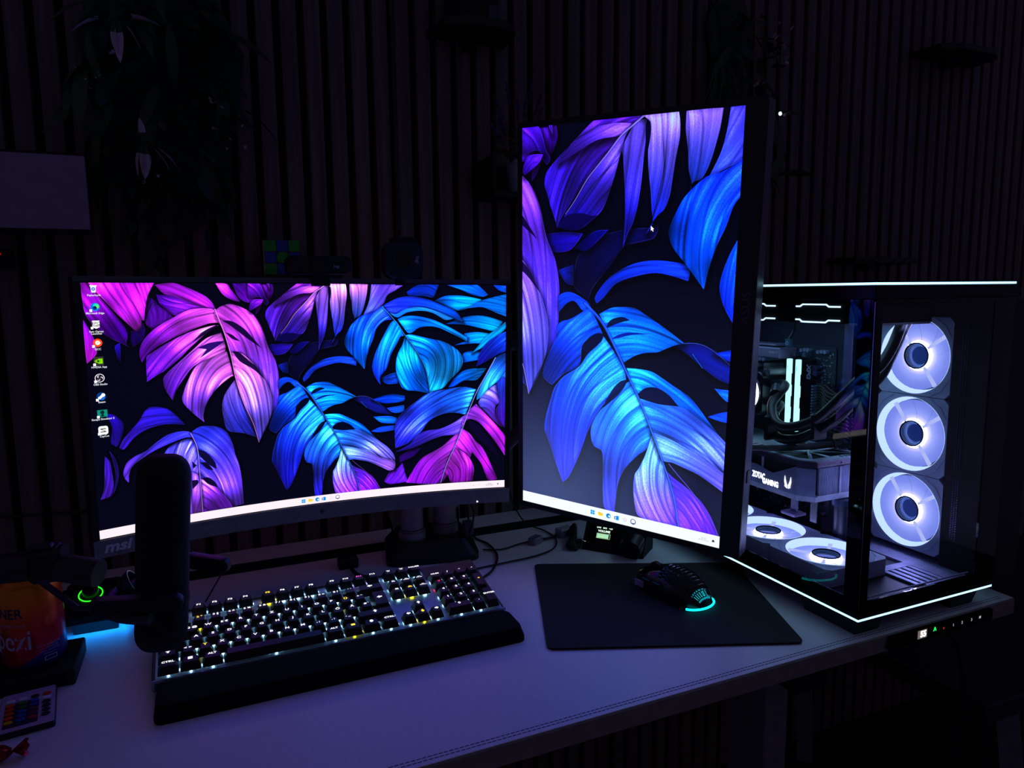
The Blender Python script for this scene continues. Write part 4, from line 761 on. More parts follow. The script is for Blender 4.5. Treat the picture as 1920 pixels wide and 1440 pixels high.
BLADE = radial('blade_glow', [(.0, 'ffffff'), (1.0, '6468d0'), (.34, 'fff4ff'), (.41, 'd8d0ff'), (.50, 'a0acfc'), (.70, '8090f0'), (.90, '7080e4')], 1.05)
RING = emis('ring_glow', 'b4d0ff', 1.5); STRUT = emis('strut_glow', 'b8c4ff', 1.05)
HUBG = emis('hub_glow', 'a0a4ff', 40); FRM = mat('fan_frame', 'c4ccec', .45, noise=.03); MIR = mat('hub_mirror', '10285c', .5, metal=.0, em='2040a0', es=.35)
MIRR = emis('hub_ring_blue', '5c88e0', .75); FLN = mat('frame_line', 'b4c4f0', .3, metal=.3)
def make_fan():
    t = thing('case_fan', '', 'fan')
    n = 48; out = []
    for i in range(n):
        a = 2 * PI * (i + .5) / n; c, s = math.cos(a), math.sin(a); k = .0595 / max(abs(c), abs(s)); k = min(k, .0812); x, y = k * c, k * s
        out.append((max(-.0595, min(.0595, x)), max(-.0595, min(.0595, y))))
    b = MB(); b.ring(out, circ(0, 0, .0572, n, PI / n), -.0125, .0120); b.build('frame', FRM, t)
    b = MB(); b.lathe([(.0570, .0125), (.0572, .0122), (.0535, -.004), (.0528, -.006)], 48, caps=False); b.build('light_ring', RING, t, smooth=True)
    for q in range(4):
        a = PI / 2 * q; P = [(.0585, .030), (.054, .036), (.0485, .0465), (.042, .0500), (.030, .0585)]
        P = [(x * math.cos(a) - y * math.sin(a), x * math.sin(a) + y * math.cos(a), .0127) for x, y in [(p[0], p[1]) for p in P]]
        MB().tube(P, .00045, 4, smooth=1).build('corner_line', FLN, t)
    MB().cyl((0, 0, -.012), (0, 0, -.0115), .0525, n=40).build('back_disc', emis('back_glow', '7884e8', .9), t)
    for k in range(9):
        b = MB(); v = []; f = []; m = 6
        for i in range(m + 1):
            r = .0205 + (.0520 - .0205) * i / m
            for j in range(5):
                a = 2 * PI * (k + j / 4 * 1.0) / 9 + (r - .02) * 9; v.append((r * math.cos(a), r * math.sin(a), .0015 - .0004 * (j / 4)))
        f = [(i * 5 + j, i * 5 + j + 1, i * 5 + j + 6, i * 5 + j + 5) for i in range(m) for j in range(4)]
        b.add(v, f).build('blade', BLADE, t, smooth=True)
    for a in (36, 126, 306):
        a = math.radians(a); u = Vector((math.cos(a), math.sin(a), 0)); p = Vector((-u.y, u.x, 0))
        b = MB(); w0 = .0018
        b.v = [tuple(u * .020 - p * w0 + Vector((0, 0, .004))), tuple(u * .020 + p * w0 + Vector((0, 0, .004))), tuple(u * .0535 + p * (w0 + .0012) + Vector((0, 0, .004))), tuple(u * .0535 - p * (w0 + .0012) + Vector((0, 0, .004)))]
        b.v += [(x, y, .0062) for x, y, z in b.v]; b.f = [(3, 2, 1, 0), (4, 5, 6, 7)] + [(i, (i + 1) % 4, 4 + (i + 1) % 4, 4 + i) for i in range(4)]
        b.build('strut', STRUT, t)
    b = MB(); b.lathe([(.0232, .0022), (.0218, .0050), (.0203, .0066)], 40, caps=False); b.build('hub_glow_ring', HUBG, t, smooth=True)
    b = MB(); b.lathe([(.0200, .0020), (.0203, .0080), (.0196, .0088), (.0186, .0084), (.0184, .0000)], 40, caps=False); b.build('hub_rim', BLKM, t, smooth=True)
    h = MB().cyl((0, 0, -.004), (0, 0, -.003), .0181, n=36).build('hub_mirror', MIR, t)
    for i, (r, z) in enumerate(((.0180, .0062), (.0172, .0042), (.0163, .0022), (.0154, .0002), (.0145, -.0016))):
        b = MB(); b.ring(circ(0, 0, r, 36), circ(0, 0, r - .0005, 36), z, z + .0003); b.build('mirror_ring', MIRR, t)
    return t
fan = make_fan(); fans = []
# fan local z faces: side fans -X, bottom fans +Z
def FMx(y, z): return Matrix(((0, 0, -1, .9975), (-1, 0, 0, y), (0, 1, 0, z), (0, 0, 0, 1)))
for i, (z, lb) in enumerate(((.351, 'topmost of the three glowing white fans on the right wall of the glass case'), (.231, 'middle one of the three glowing white fans on the right wall of the case'), (.111, 'lowest of the three glowing white fans on the right wall of the case'))):
    f_ = fan if i == 0 else dup(fan)
    f_.matrix_basis = FMx(.7345, z)
for y, lb in ((.746, 'front glowing fan lying flat on the case floor, nearest the corner post'), (.865, 'second glowing fan lying flat on the case floor, below the logo of the graphics card'), (.984, 'rearmost flat glowing fan on the case floor, half hidden by the upright monitor')):
    f_ = dup(fan, M=Matrix.Translation((.836, y, .0515)) @ Matrix.Rotation(PI / 2, 4, 'Z'))
for f_ in [o for o in COL.objects if o.name.startswith('case_fan')]: demote(f_, 'frame', pc, 'case_fan', 'white glowing case fan')
# top radiator with light strips
TL = emis('strip_ice', 'c4e4ff', 1.8)
rad = thing('radiator', 'black radiator with angular ice-white light strips under the case top', 'radiator', (.86, .9, .42))
MB().box(.8, .925, .700, 1.06, .4075 - .002, .4325 - .0005).build('fan_row', BLKM, rad, world=True)
for y_ in (.769, .889, 1.009):
    b = MB(); b.ring(circ(.8625, y_, .056, 32), circ(.8625, y_, .030, 32), .4048, .4053); b.build('added_down_glow_ring', emis('down_glow', '98d4ff', 3.5), rad, world=True)  # unseen glowing rings added under the fans to brighten the card below
MB().box(.795, .93, .675, 1.085, .4326, .4390).build('core', CS, rad, world=True)
MB().box(.80, .925, .664, .699, .404, .4325, ch=.003).build('end_tank', BLK, rad, world=True)
def strip(y0, y1, y2, y3, y4, y5, z, dz):
    pts = [(y0, z), (y1, z), (y2, z + dz), (y3, z + dz), (y4, z), (y5, z)]; b = MB(); h = .0011
    b.v = [(x, y, zz + s_) for x in (.7985, .7999) for s_ in (-h, h) for y, zz in pts]
    n = 6; b.f = [(i, i + 1, n + i + 1, n + i) for i in range(5)] + [(2 * n + i, 3 * n + i, 3 * n + i + 1, 2 * n + i + 1) for i in range(5)]
    b.f += [(i, 2 * n + i, 2 * n + i + 1, i + 1) for i in range(5)] + [(n + i, n + i + 1, 3 * n + i + 1, 3 * n + i) for i in range(5)] + [(0, n, 3 * n, 2 * n), (n - 1, 3 * n - 1, 4 * n - 1, 2 * n - 1)]
    b.build('light_strip', TL, rad, world=True)
for o_ in (0, .12, .24):
    strip(.709 + o_, .7285 + o_, .7335 + o_, .7755 + o_, .7805 + o_, .788 + o_, .4285, .0030)
    strip(.709 + o_, .7285 + o_, .7335 + o_, .7755 + o_, .7805 + o_, .788 + o_, .4095, -.0030)
# ------------------------------------------------------------------ motherboard
mb = thing('motherboard', 'dark circuit board with capacitors and heatsinks standing behind the memory sticks', 'motherboard', (.972, .99, .2))
PCB = mat('pcb', '1c2434', .5, noise=.15, nscale=300); CHIP = mat('chip', '0c0c10', .35); CAPM = mat('capacitor_top', 'b0bce0', .3, metal=.7); HS = mat('heatsink_lilac', '807898', .4, metal=.3)
b = MB(); b.prism(rrect(0, 0, .244, .305, .006), 0, .0018, Matrix(((0, 0, -1, .9732), (-1, 0, 0, .987), (0, 1, 0, .2035), (0, 0, 0, 1)))); b.build('board', PCB, mb, world=True)
MB().box(.930, .9712, .9505, 1.03, .331, .3505, ch=.002).build('heatsink', HS, mb, world=True)
text('logo', 'AORUS', .0055, LOGO, mb, wm(mb).inverted() @ basis((.9296, .966, .342), (0, -1, 0), (0, 0, 1)), sx=1.2)
MB().box(.935, .9712, .965, 1.05, .3525, .356, ch=.001).build('heatsink', HS, mb, world=True)
def capx(x, y, z, r, l=.008, m=CAPM): MB().cyl((.9712, y, z), (x, y, z), r, n=14).build('capacitor', m, mb, world=True)
for y, z in ((1.007, .327), (.999, .3275), (.991, .3275)): capx(.9305, y, z, .0034)
for y, z in ((1.008, .315), (.985, .317), (.985, .311)): capx(.9305, y, z, .0042, m=SIL)
MB().cyl((.90, .946, .3095), (.94, .946, .3095), .006, n=16).build('tube_fitting', MGR, mb, world=True)
for y, z in ((.934, .3465), (.926, .348), (.919, .3475), (.897, .346), (.889, .347), (.882, .347)): capx(.962, y, z, .0032)
for y, z in ((.899, .318), (.8985, .309)): capx(.960, y, z, .0045, m=mat('cap_blue', '34405c', .4, metal=.4))
rnd = random.Random(11)
b = MB()
for i in range(70):
    y = rnd.uniform(.869, .905); z = rnd.uniform(.262, .345); s_ = rnd.uniform(.0006, .0018); b.box(.9695, .9713, y - s_, y + s_, z - s_ * .6, z + s_ * .6)
for i in range(120):
    y = rnd.uniform(.87, 1.05); z = rnd.uniform(.054, .118); s_ = rnd.uniform(.0006, .0022); b.box(.9690, .9713, y - s_, y + s_, z - s_ * .7, z + s_ * .7)
b.build('small_components', mat('solder', '9098b8', .35, metal=.6), mb, world=True, kind='stuff')
for i in range(7):
    y = .90 + .02 * (i % 4); z = .062 + .018 * (i // 4) + .004 * (i % 2); MB().box(.962, .9712, y, y + .009, z, z + .008, ch=.0008).build('chip', CHIP, mb, world=True)
for y in (.94, .918): MB().box(.952, .9712, y - .004, y + .004, .336, .344, ch=.0008).build('memory_latch', mat('latch', '38405a', .4), mb, world=True)
for z in (.100, .080): MB().box(.962, .9712, .88, 1.06, z, z + .006).build('slot', BLK, mb, world=True)
MB().box(.948, .9712, .872, .882, .238, .292, ch=.001).build('power_socket', BLK, mb, world=True)
# memory sticks
RAMG = emis('memory_light', 'a4ecf4', 1.9); RB_ = mat('memory_black', '0e0e14', .35)
for i, (y, lb) in enumerate(((.929, 'left one of the two memory sticks with an ice-blue light bar'), (.909, 'right memory stick with ice-blue light bar and sideways lettering on its flank'))):
    r_ = thing('memory_stick', lb, 'memory', (.95, y, .27), group=None)
    MB().box(.937, .9700, y - .0036, y + .0036, .209, .332, ch=.0005).build('heat_spreader', RB_, r_, world=True)
    MB().box(.9285, .9369, y - .0034, y + .0034, .2085, .3335, ch=.0008).build('light_bar', RAMG, r_, world=True)
    for k_, (za, zb) in enumerate(((.209, .228), (.249, .268), (.288, .308))): MB().box(.9345, .9368, y - .0044, y - .0035, za, zb).build('bar_cover', RB_, r_, world=True)
    text('label_print', 'XPG', .0045, CHIP, r_, wm(r_).inverted() @ basis((.9282, y, .318), (0, 0, -1), (0, -1, 0)))
    if i: text('label_print', 'XPG', .0125, mat('print_grey', 'a8a8c0', .4), r_, wm(r_).inverted() @ basis((.952, y - .0040, .312), (0, 0, -1), (1, 0, 0)), bold=.0006, shear=.2); text('label_print', 'DDR5', .007, MATS['print_grey'], r_, wm(r_).inverted() @ basis((.963, y - .0040, .314), (0, 0, -1), (1, 0, 0)))
# pump
pm = thing('cooler_pump', 'round glowing white pump cap of the liquid cooler, half behind the upright monitor', 'cooler', (.92, .996, .27))
MPm = Matrix(((0, 0, -1, .935), (-1, 0, 0, .997), (0, 1, 0, .2695), (0, 0, 0, 1)))
b = MB(); b.prism(rrect(0, 0, .074, .078, .010), -.034, .034, MPm, ch=.002); b.build('housing', mat('pump_housing', '20222c', .25, metal=.4), pm, world=True)
b = MB(); b.ring(circ(0, 0, .0325, 40), circ(0, 0, .0165, 40), .0342, .0350, MPm); b.build('light_ring', emis('pump_glow', 'ecf0ff', 4), pm, world=True)
b = MB(); b.ring(circ(0, 0, .0345, 40), circ(0, 0, .0326, 40), .0342, .0362, MPm); b.build('rim', SIL, pm, world=True)
b = MB(); b.prism(circ(0, 0, .0163, 32), .0342, .0358, MPm); b.build('cap', BLKG, pm, world=True)
TUB = mat('tube_black', '16181e', .4); 
T1 = [(.925, .962, .285), (.915, .92, .289), (.89, .922, .26), (.87, .895, .235), (.86, .852, .232), (.86, .799, .253), (.86, .756, .291), (.865, .728, .322), (.89, .718, .34), (.905, .711, .366), (.91, .703, .395), (.895, .685, .412)]
T2 = [(.925, .962, .252), (.915, .93, .253), (.89, .925, .232), (.88, .901, .207), (.87, .85, .211), (.872, .805, .233), (.875, .768, .262), (.885, .745, .296), (.915, .735, .322), (.93, .726, .364), (.93, .712, .395), (.915, .69, .412)]
MB().tube(T1, .0078, 12).build('hose', TUB, pm, world=True, smooth=True); MB().tube(T2, .0078, 12).build('hose', TUB, pm, world=True, smooth=True)
for c in ((.9, .925, .283), (.9, .929, .245)): MB().cyl((c[0] - .004, c[1] - .004, c[2] - .008), (c[0] + .008, c[1] + .006, c[2] + .002), .0098, n=16).build('hose_fitting', mat('fitting', '2c3440', .35, metal=.4), pm, world=True)
for p in ((.874, .905, .223), (.868, .80, .243)):
    b = MB(); b.box(p[0] - .016, p[0] + .016, p[1] - .004, p[1] + .004, p[2] - .023, p[2] + .020, ch=.003); b.build('hose_clip', BLK, pm, world=True)
# 24-pin cable
cb = PCB_ = thing('power_cable', 'flat comb of black sleeved wires running from board edge to case front', 'cable', (.95, .84, .26))
for k_ in range(2):
    for i in range(11):
        z = .291 - i * .0049 - k_ * .001; MB().tube([(.955 - k_ * .006, .884, z), (.948 - k_ * .008, .862, z + .001), (.942 - k_ * .010, .842, z - .006 - i * .0012), (.940 - k_ * .012, .8, z - .018 - i * .0014 + k_ * .01)], .0019, 6, smooth=4).build('wire', RUB, cb, world=True, smooth=True)
b = MB()
for i in range(11): b.box(.935, .957, .878, .8815, .2890 - i * .0049, .2920 - i * .0049)
b.build('comb', mat('comb_grey', '5c7088', .3), cb, world=True, kind='stuff')
# ------------------------------------------------------------------ graphics card
gc = thing('graphics_card', 'large grey graphics card with white lit lettering and finned end', 'graphics card', (.9, .93, .155))
GS = mat('shroud_blue_grey', '98a2cc', .45, metal=.1); GD = mat('shroud_dark', '484058', .45, metal=.2); GLT = mat('shroud_light', 'd0d8f4', .4, metal=.1)
MB().box(.868, .870, .797, .810, .086, .1235, ch=.0005).build('bracket', MGR, gc, world=True)
MB().box(.858, .884, .832, .862, .0865, .091, ch=.0008).box(.870, .874, .84, .852, .0912, .1235).build('clip', HS, gc, world=True)
b = MB()
for i in range(90):
    x = rnd.uniform(.85, .93); y = rnd.uniform(.805, .93); s_ = rnd.uniform(.0006, .0020); b.box(x - s_, x + s_, y - s_, y + s_, .1205 - s_, .1239)
b.build('small_components', MATS['solder'], gc, world=True, kind='stuff')
X0, YF, ZB, ZT = .840, .790, .124, .189
# lower body with chamfered front corner
P = [(X0, 1.09), (X0, YF + .022), (X0 + .016, YF), (.965, YF), (.965, 1.09)]
b = MB(); b.prism(P[::-1], ZB + .008, ZT - .004); b.build('heatsink_core', mat('core_dark', '0c0d14', .6), gc, world=True)
b = MB(); Pi = [(X0 - .002, 1.09), (X0 - .002, YF + .021), (X0 + .0145, YF - .002), (.967, YF - .002), (.967, 1.09)]
b.prism(Pi[::-1], ZB, ZB + .008); b.build('lower_rim', GLT, gc, world=True)
# side plate with V notch (faces -X)
side = [(1.09, .132), (1.09, .160), (.90, .163), (.862, .156), (.812, .178), (.812, .132)]
b = MB(); b.v = [(X0 - .0022, y, z) for y, z in side] + [(X0 - .0001, y, z) for y, z in side]; b.f = [(0, 1, 2, 3, 4, 5), (11, 10, 9, 8, 7, 6)] + [(i, (i + 1) % 6, 6 + (i + 1) % 6, 6 + i) for i in range(6)]
b.build('side_plate', GS, gc, world=True)
MB().box(X0 - .002, X0 - .0001, .812, 1.09, .179, ZT - .002).build('upper_plate', GD, gc, world=True)
MB().box(X0 - .0015, X0 - .0001, .884, .888, .158, .1789).build('rib', GLT, gc, world=True)
b = MB(); v = [(X0 - .0022, .8118), (X0 + .0140, YF - .0022)]
b.v = [(x, y, z) for z in (.132, .176) for x, y in v] + [(x + .001, y + .001, z) for z in (.132, .176) for x, y in v]; b.f = [(0, 1, 3, 2), (6, 7, 5, 4), (0, 2, 6, 4), (1, 5, 7, 3), (2, 3, 7, 6), (0, 4, 5, 1)]; b.build('corner_plate', GS, gc, world=True)
b = MB(); b.v = [(x, y, z) for z in (.1762, ZT - .002) for x, y in v] + [(x + .001, y + .001, z) for z in (.1762, ZT - .002) for x, y in v]; b.f = [(0, 1, 3, 2), (6, 7, 5, 4), (0, 2, 6, 4), (1, 5, 7, 3), (2, 3, 7, 6), (0, 4, 5, 1)]; b.build('corner_plate', GD, gc, world=True)
b = MB(); b.box(X0 + .016, .965, YF - .003, YF - .0001, .179, ZT - .002); b.build('end_band', mat('band_rose', 'b09cb8', .45, metal=.1), gc, world=True)
FIN = mat('fin_metal', 'b8bce0', .4, metal=.3)
x = X0 + .019; i = 0
while x < .962:
    if not (.900 < x < .9035):
        lo = .135 + max(0, (.852 - x)) * .5; MB().box(x, x + .0011, YF - .004, YF - .0002, lo, .1775).build('fin', FIN, gc, world=True)
    x += .0026; i += 1
MB().box(.9005, .9035, YF - .0055, YF - .0002, .1345, .1775).build('fin_bar', FIN, gc, world=True)
MB().box(X0 + .016, .965, YF - .0050, YF - .0002, .1322, .1345).build('end_lower_bar', GLT, gc, world=True)
# backplate with through-flow opening and slots
BP = mat('backplate', 'c4d0e0', .4, metal=.2)
b = MB(); b.ring([(X0, YF + .022), (X0 + .016, YF), (.965, YF), (.965, 1.09), (.90, 1.09), (X0, 1.09)][::-1], [(X0 + .010, YF + .030), (X0 + .022, YF + .014), (.955, YF + .016), (.955, .905), (.90, .915), (X0 + .010, .90)][::-1], ZT - .002, ZT); b.build('backplate_frame', BP, gc, world=True)
MB().box(X0 + .008, .962, .907, 1.088, ZT - .0019, ZT + .0005, ch=.0004).build('backplate', BP, gc, world=True)
for (p0, p1) in (((.855, .80), (.95, .90)), ((.85, .895), (.952, .812)), ((.9, .795), (.9, .91)), ((.85, .85), (.955, .85))):
    MB().tube([(p0[0], p0[1], ZT - .001), (p1[0], p1[1], ZT - .001)], .0028, 4, smooth=1, flat=.5).build('brace', BP, gc, world=True)
b = MB()
for i in range(11): b.box(.856 + .0, .868, .915 + i * .013, .9185 + i * .013, ZT + .0004, ZT + .0009)
for i in range(5): b.box(.915 + i * .009, .9185 + i * .009, YF + .004, YF + .012, ZT + .0001, ZT + .0004)
b.build('vent_slots', BLKM, gc, world=True, kind='stuff')
gm = wm(gc).inverted(); WL = emis('logo_white', 'ffffff', 2.2)
text('logo', 'ZOTAC', .0135, WL, gc, gm @ basis((X0 - .0026, .8930, .1450), (0, -1, 0), (0, 0, 1)), bold=.0006, sx=.62)
text('logo', 'GAMING', .0125, WL, gc, gm @ basis((X0 - .0026, .866, .1385), (0, -1, 0), (0, 0, 1)), bold=.0006, sx=.72)
for s_ in (1, -1):
    b = MB(); P = [(.0010, -.0085), (.0055, -.0062), (.0070, .0005), (.0062, .0090), (.0048, .0030), (.0030, -.0020), (.0012, -.0052)]
    P = [(x * s_, z) for x, z in P]; P = P if s_ > 0 else P[::-1]; b.prism(P, 0, .0004, basis((X0 - .0026, .8285, .1495), (0, -1, 0), (0, 0, 1)))
    P = [(.0008, -.0092), (.0068, -.0072), (.0052, -.0088), (.0012, -.0108)]; P = [(x * s_, z) for x, z in P]; P = P if s_ > 0 else P[::-1]; b.prism(P[::-1], 0, .0004, basis((X0 - .0026, .8285, .1495), (0, -1, 0), (0, 0, 1)))
    b.build('emblem', WL, gc, world=True)
text('logo', 'ZOTAC GAMING', .0060, CHIP, gc, gm @ basis((.8745, YF - .0034, .1832), (1, 0, 0), (0, 0, 1)), sx=.8)
for x in (.905, .935): MB().cyl((x, YF - .0042, .183), (x, YF - .003, .183), .0012, n=10).build('screw', CHIP, gc, world=True)
for y in (.86, .955, 1.045):
    b = MB(); b.ring(circ(.9, y, .046, 28), circ(.9, y, .043, 28), ZB - .003, ZB - .0001); b.build('fan_ring', GD, gc, world=True)
    for k_ in range(7):
        b = MB(); a = 2 * PI * k_ / 7
        b.v = [(.9 + r * math.cos(a + da), y + r * math.sin(a + da), ZB - z_) for r, da, z_ in ((.014, 0, .001), (.014, .5, .003), (.042, .9, .003), (.042, .35, .001))]; b.f = [(0, 1, 2, 3)]; b.build('fan_blade', GD, gc, world=True)
MB().cyl((.90, .845, ZB - .0005), (.90, .845, ZB - .004), .010, n=20).build('status_light', emis('lamp_lilac', 'd8d0ff', 1.4), gc, world=True)
st = thing('card_support', 'dark round post holding up the end of the graphics card', 'support', (.905, .772, .0416))
MB().cyl((.915, .79, .0416), (.915, .79, .112), .012, n=24).build('post', mat('post_navy', '141830', .4), st, world=True, smooth=True)
MB().cyl((.915, .79, .1122), (.915, .79, .1225), .0155, n=24).build('post_head', mat('post_head', '3c4468', .35, metal=.4), st, world=True, smooth=True)
# cable bundle over the card
cb = thing('cable_bundle', 'thick bundle of thin black wires lying across the top of the graphics card', 'cable', (.88, .84, .2))
for i in range(22):
    a = rnd.uniform(0, 2 * PI); r = .0085 * math.sqrt(rnd.random()); dy = r * math.cos(a); dz = abs(r * math.sin(a)) * .9; sp = rnd.uniform(-.012, .012)
    P = [(.765, .90 + dy * 2 + sp, .190 + dz + .012), (.80, .875 + dy, .196 + dz), (.84, .858 + dy, .1945 + dz), (.885, .842 + dy, .1955 + dz), (.925, .825 + dy, .199 + dz), (.950, .800 + dy + sp * .5, .196 + dz), (.968 , .780 + sp * .5, .180 + dz - abs(sp))]
    MB().tube(P, .0016, 6, smooth=4).build('wire', RUB if i % 4 else mat('wire_lilac', '34304c', .4), cb, world=True, smooth=True)
MB().tube([(.923, .815, .197), (.925, .822, .212), (.923, .838, .205)], .0022, 6).build('tie', BLK, cb, world=True)
# plug on the top cable
t = thing('cable_plug', 'small dark plug with round emblem hanging below the case radiator', 'plug', (.93, .93, .36))
MB().box(.926, .934, .924, .936, .354, .368, ch=.001).build('plug_body', mat('plug_teal', '2c4450', .4), t, world=True)
b = MB(); b.ring(circ(0, 0, .0032, 16), circ(0, 0, .0022, 16), 0, .0004, basis((.9258, .93, .361), (0, -1, 0), (0, 0, 1))); b.build('emblem', mat('emblem_blue', '7898c0', .3), t, world=True)
MB().tube([(.93, .93, .368), (.935, .925, .385), (.925, .915, .405)], .0028, 6).build('cable', RUB, t, world=True)
demote(rad, 'core', pc); demote(mb, 'board', pc)
for r_ in [o for o in COL.objects if o.name.startswith('memory_stick')]: demote(r_, 'heat_spreader', pc, 'memory_stick', 'memory stick with ice-blue light bar')
demote(pm, 'housing', pc); demote(gc, 'heatsink_core', pc, 'graphics_card'); demote(st, 'post', pc)
demote(PCB_, 'comb', pc, 'power_cable'); demote(cb, 'tie', pc, 'cable_bundle'); demote(t, 'plug_body', pc, 'cable_plug')
# ------------------------------------------------------------------ height control panel on the desk edge
t = thing('desk_control_panel', 'narrow black control strip with lit 55 and small buttons on the desk edge', 'control panel', (.905, .609, -.01))
b = MB(); P = [(.799, -.0185), (1.009, -.0185), (1.009, -.0025), (.804, -.0025)]; b.v = [(x, y, z) for y in (.6055, .6118) for x, z in P]; b.f = [(0, 1, 2, 3), (7, 6, 5, 4)] + [(i, 4 + i, 4 + (i + 1) % 4, (i + 1) % 4) for i in range(4)]
b.build('panel', BLKG, t, world=True)
tm = wm(t).inverted()
def pt(s_, x, sz, m, **k): text('symbol', s_, sz, m, t, tm @ basis((x, .6052, -.0095), (1, 0, 0), (0, 0, 1)), **k)
MB().box(.8535, .871, .6050, .6054, -.0150, -.0035).build('digit_window', mat('digit_back', '5c5450', .5, em='b8a8a0', es=.35), t, world=True)
text('display_digits', '55', .0115, emis('digit_white', 'fff8f0', 2.5), t, tm @ basis((.8635, .6047, -.0092), (1, 0, 0), (0, 0, 1)), bold=.0005)
pt('^', .887, .013, emis('arrow_green', '20e060', 1.4), bold=.0004); pt('v', .905, .0075, emis('arrow_red', 'c03828', .8), bold=.0001)
GY = emis('digit_grey', 'c8c8cc', .9)
for s_, x in (('1', .925), ('2', .943), ('3', .963), ('M', .981)): pt(s_, x, .0055, GY, bold=.0001)
demote(t, 'panel', DESKT, 'control_panel')
# hanging cable
t = thing('hanging_cable', 'black cable hanging from the control strip down beside the side table', 'cable', (.94, .63, -.03))
MB().tube([(.93, .625, -.026), (.945, .622, -.033), (.96, .618, -.06), (.968, .615, -.11), (.966, .615, -.18), (.955, .62, -.28), (.95, .63, -.40), (.95, .64, FL_Z + .003)], .003, 8).build('cord', RUB, t, world=True, smooth=True)
# ------------------------------------------------------------------ microphone on its boom
mc = thing('microphone', 'large oval black microphone standing in a shock mount in front of the curved screen', 'microphone', (-.0505, .768, .10))
DK_ = mat('mic_fabric', '101118', .8, noise=.12, nscale=1500, bump=.3); DK2 = mat('mic_shell', '15161f', .5)
Mm = Matrix.Translation((-.0510, .770, .1965)) @ Matrix.Rotation(math.radians(-3), 4, 'Z') @ Matrix.Rotation(math.radians(4.6), 4, 'Y')
def pill(w_, d_, h_, r, inset=0):
    b = MB(); rings = []
    for t_ in np.linspace(0, PI / 2, 7): rings.append((-h_ / 2 + r - r * math.cos(t_), r * (1 - math.sin(t_))))
    for t_ in np.linspace(0, PI / 2, 7): rings.append((h_ / 2 - r + r * math.sin(t_), r * (1 - math.cos(t_))))
    n = 40; 
    for z, k_ in rings:
        for i in range(n):
            a = 2 * PI * i / n; c, s_ = math.cos(a), math.sin(a); e = .62
            x = math.copysign(abs(c) ** e, c) * max(.001, w_ / 2 - k_ * .8); y = math.copysign(abs(s_) ** e, s_) * max(.001, d_ / 2 - k_ * .8); b.v.append((x, y, z))
    m_ = len(rings); b.f = [(k * n + i, k * n + (i + 1) % n, (k + 1) * n + (i + 1) % n, (k + 1) * n + i) for k in range(m_ - 1) for i in range(n)] + [tuple(range(n))[::-1], tuple((m_ - 1) * n + i for i in range(n))]
    return b
pill(.0490, .046, .201, .021).xf(Mm).build('grille', DK_, mc, world=True, smooth=True)
b = MB(); b.ring(rrect(0, 0, .0510, .0482, .020, 6), rrect(0, 0, .0492, .0462, .0195, 6), -.052, -.045, Mm); b.build('seam_ring', DK2, mc, world=True)
fm = wm(mc).inverted() @ Mm @ Matrix.Translation((.0180, -.0228, -.058)) @ basis((0, 0, 0), (1, 0, 0), (0, 0, 1))
b = MB(); b.ring(circ(0, 0, .0048, 20), circ(0, 0, .0040, 20), 0, .0004); b.ring(circ(.0005, 0, .0024, 16), circ(.0005, 0, .0016, 16), 0, .0004); b.box(-.0042, -.0018, -.0008, .0008, 0, .0004); b.xf(fm); b.build('emblem', mat('emblem_dim', '3c3c58', .5), mc)
# shock mount + boom
bm_ = thing('microphone_boom', 'dark boom arm entering from the left edge with joint and round microphone shock mount', 'boom arm', (-.05, .775, .15))
BM = mat('boom_black', '14161e', .42, noise=.05); BMP = mat('boom_satin', '2c2838', .35, metal=.4)
ctr = Vector((-.048, .778, .150))
def arc(a0, a1, r, z, n=14): return [tuple(ctr + Vector((r * math.cos(math.radians(a0 + (a1 - a0) * i / n)), r * math.sin(math.radians(a0 + (a1 - a0) * i / n)), z))) for i in range(n + 1)]
MB().tube(arc(112, 255, .056, .0), .0075, 8, smooth=1, flat=.8).build('mount_ring', BMP, bm_, world=True, smooth=True)
b = MB(); b.prism(rrect(0, 0, .080, .0145, .0070, 5), -.006, .006, basis((-.073, .724, .1655), (1, -.05, -.11), (0, 0, 1)), ch=.002); b.build('front_yoke', BM, bm_, world=True, smooth=True)
b = MB(); b.prism(rrect(0, 0, .052, .017, .0083, 5), -.005, .005, basis((-.012, .832, .157), (.86, -.5, -.12), (0, 0, 1)), ch=.002); b.build('rear_yoke', BM, bm_, world=True, smooth=True)
for a in (120, 160, 200, 245):
    p = ctr + Vector((.053 * math.cos(math.radians(a)), .053 * math.sin(math.radians(a)), .012)); q = ctr + Vector((.030 * math.cos(math.radians(a + 22)), .027 * math.sin(math.radians(a + 22)), -.036))
    MB().tube([tuple(p), tuple(q)], .0009, 5, smooth=1).build('elastic_cord', RUB, bm_, world=True)
MB().tube([(.006, .822, .152), (-.016, .800, .125)], .0009, 5, smooth=1).build('elastic_cord', RUB, bm_, world=True)
MB().cyl((-.152, .845, .171), (-.116, .828, .165), .0145, n=24).build('swivel', BM, bm_, world=True, smooth=True)
b = MB(); b.lathe([(.006, .0), (.013, .003), (.0185, .010), (.020, .018), (.0185, .018), (.012, .006), (.004, .003)], 28, Matrix.Translation((-.094, .808, .143)) @ Matrix.Rotation(math.radians(60), 4, 'Y')); b.build('swivel_cup', mat('cup_violet', '30304c', .3, metal=.5), bm_, world=True, smooth=True)
MB().box(-.182, -.150, .836, .868, .158, .194, ch=.005).build('joint_block', BM, bm_, world=True, smooth=True)
MB().box(-.180, -.158, .838, .852, .1945, .199, ch=.0015).build('joint_cap', BMP, bm_, world=True)
MB().cyl((-.1515, .845, .189), (-.1475, .843, .189), .0075, n=18).build('joint_knob', BMP, bm_, world=True, smooth=True)
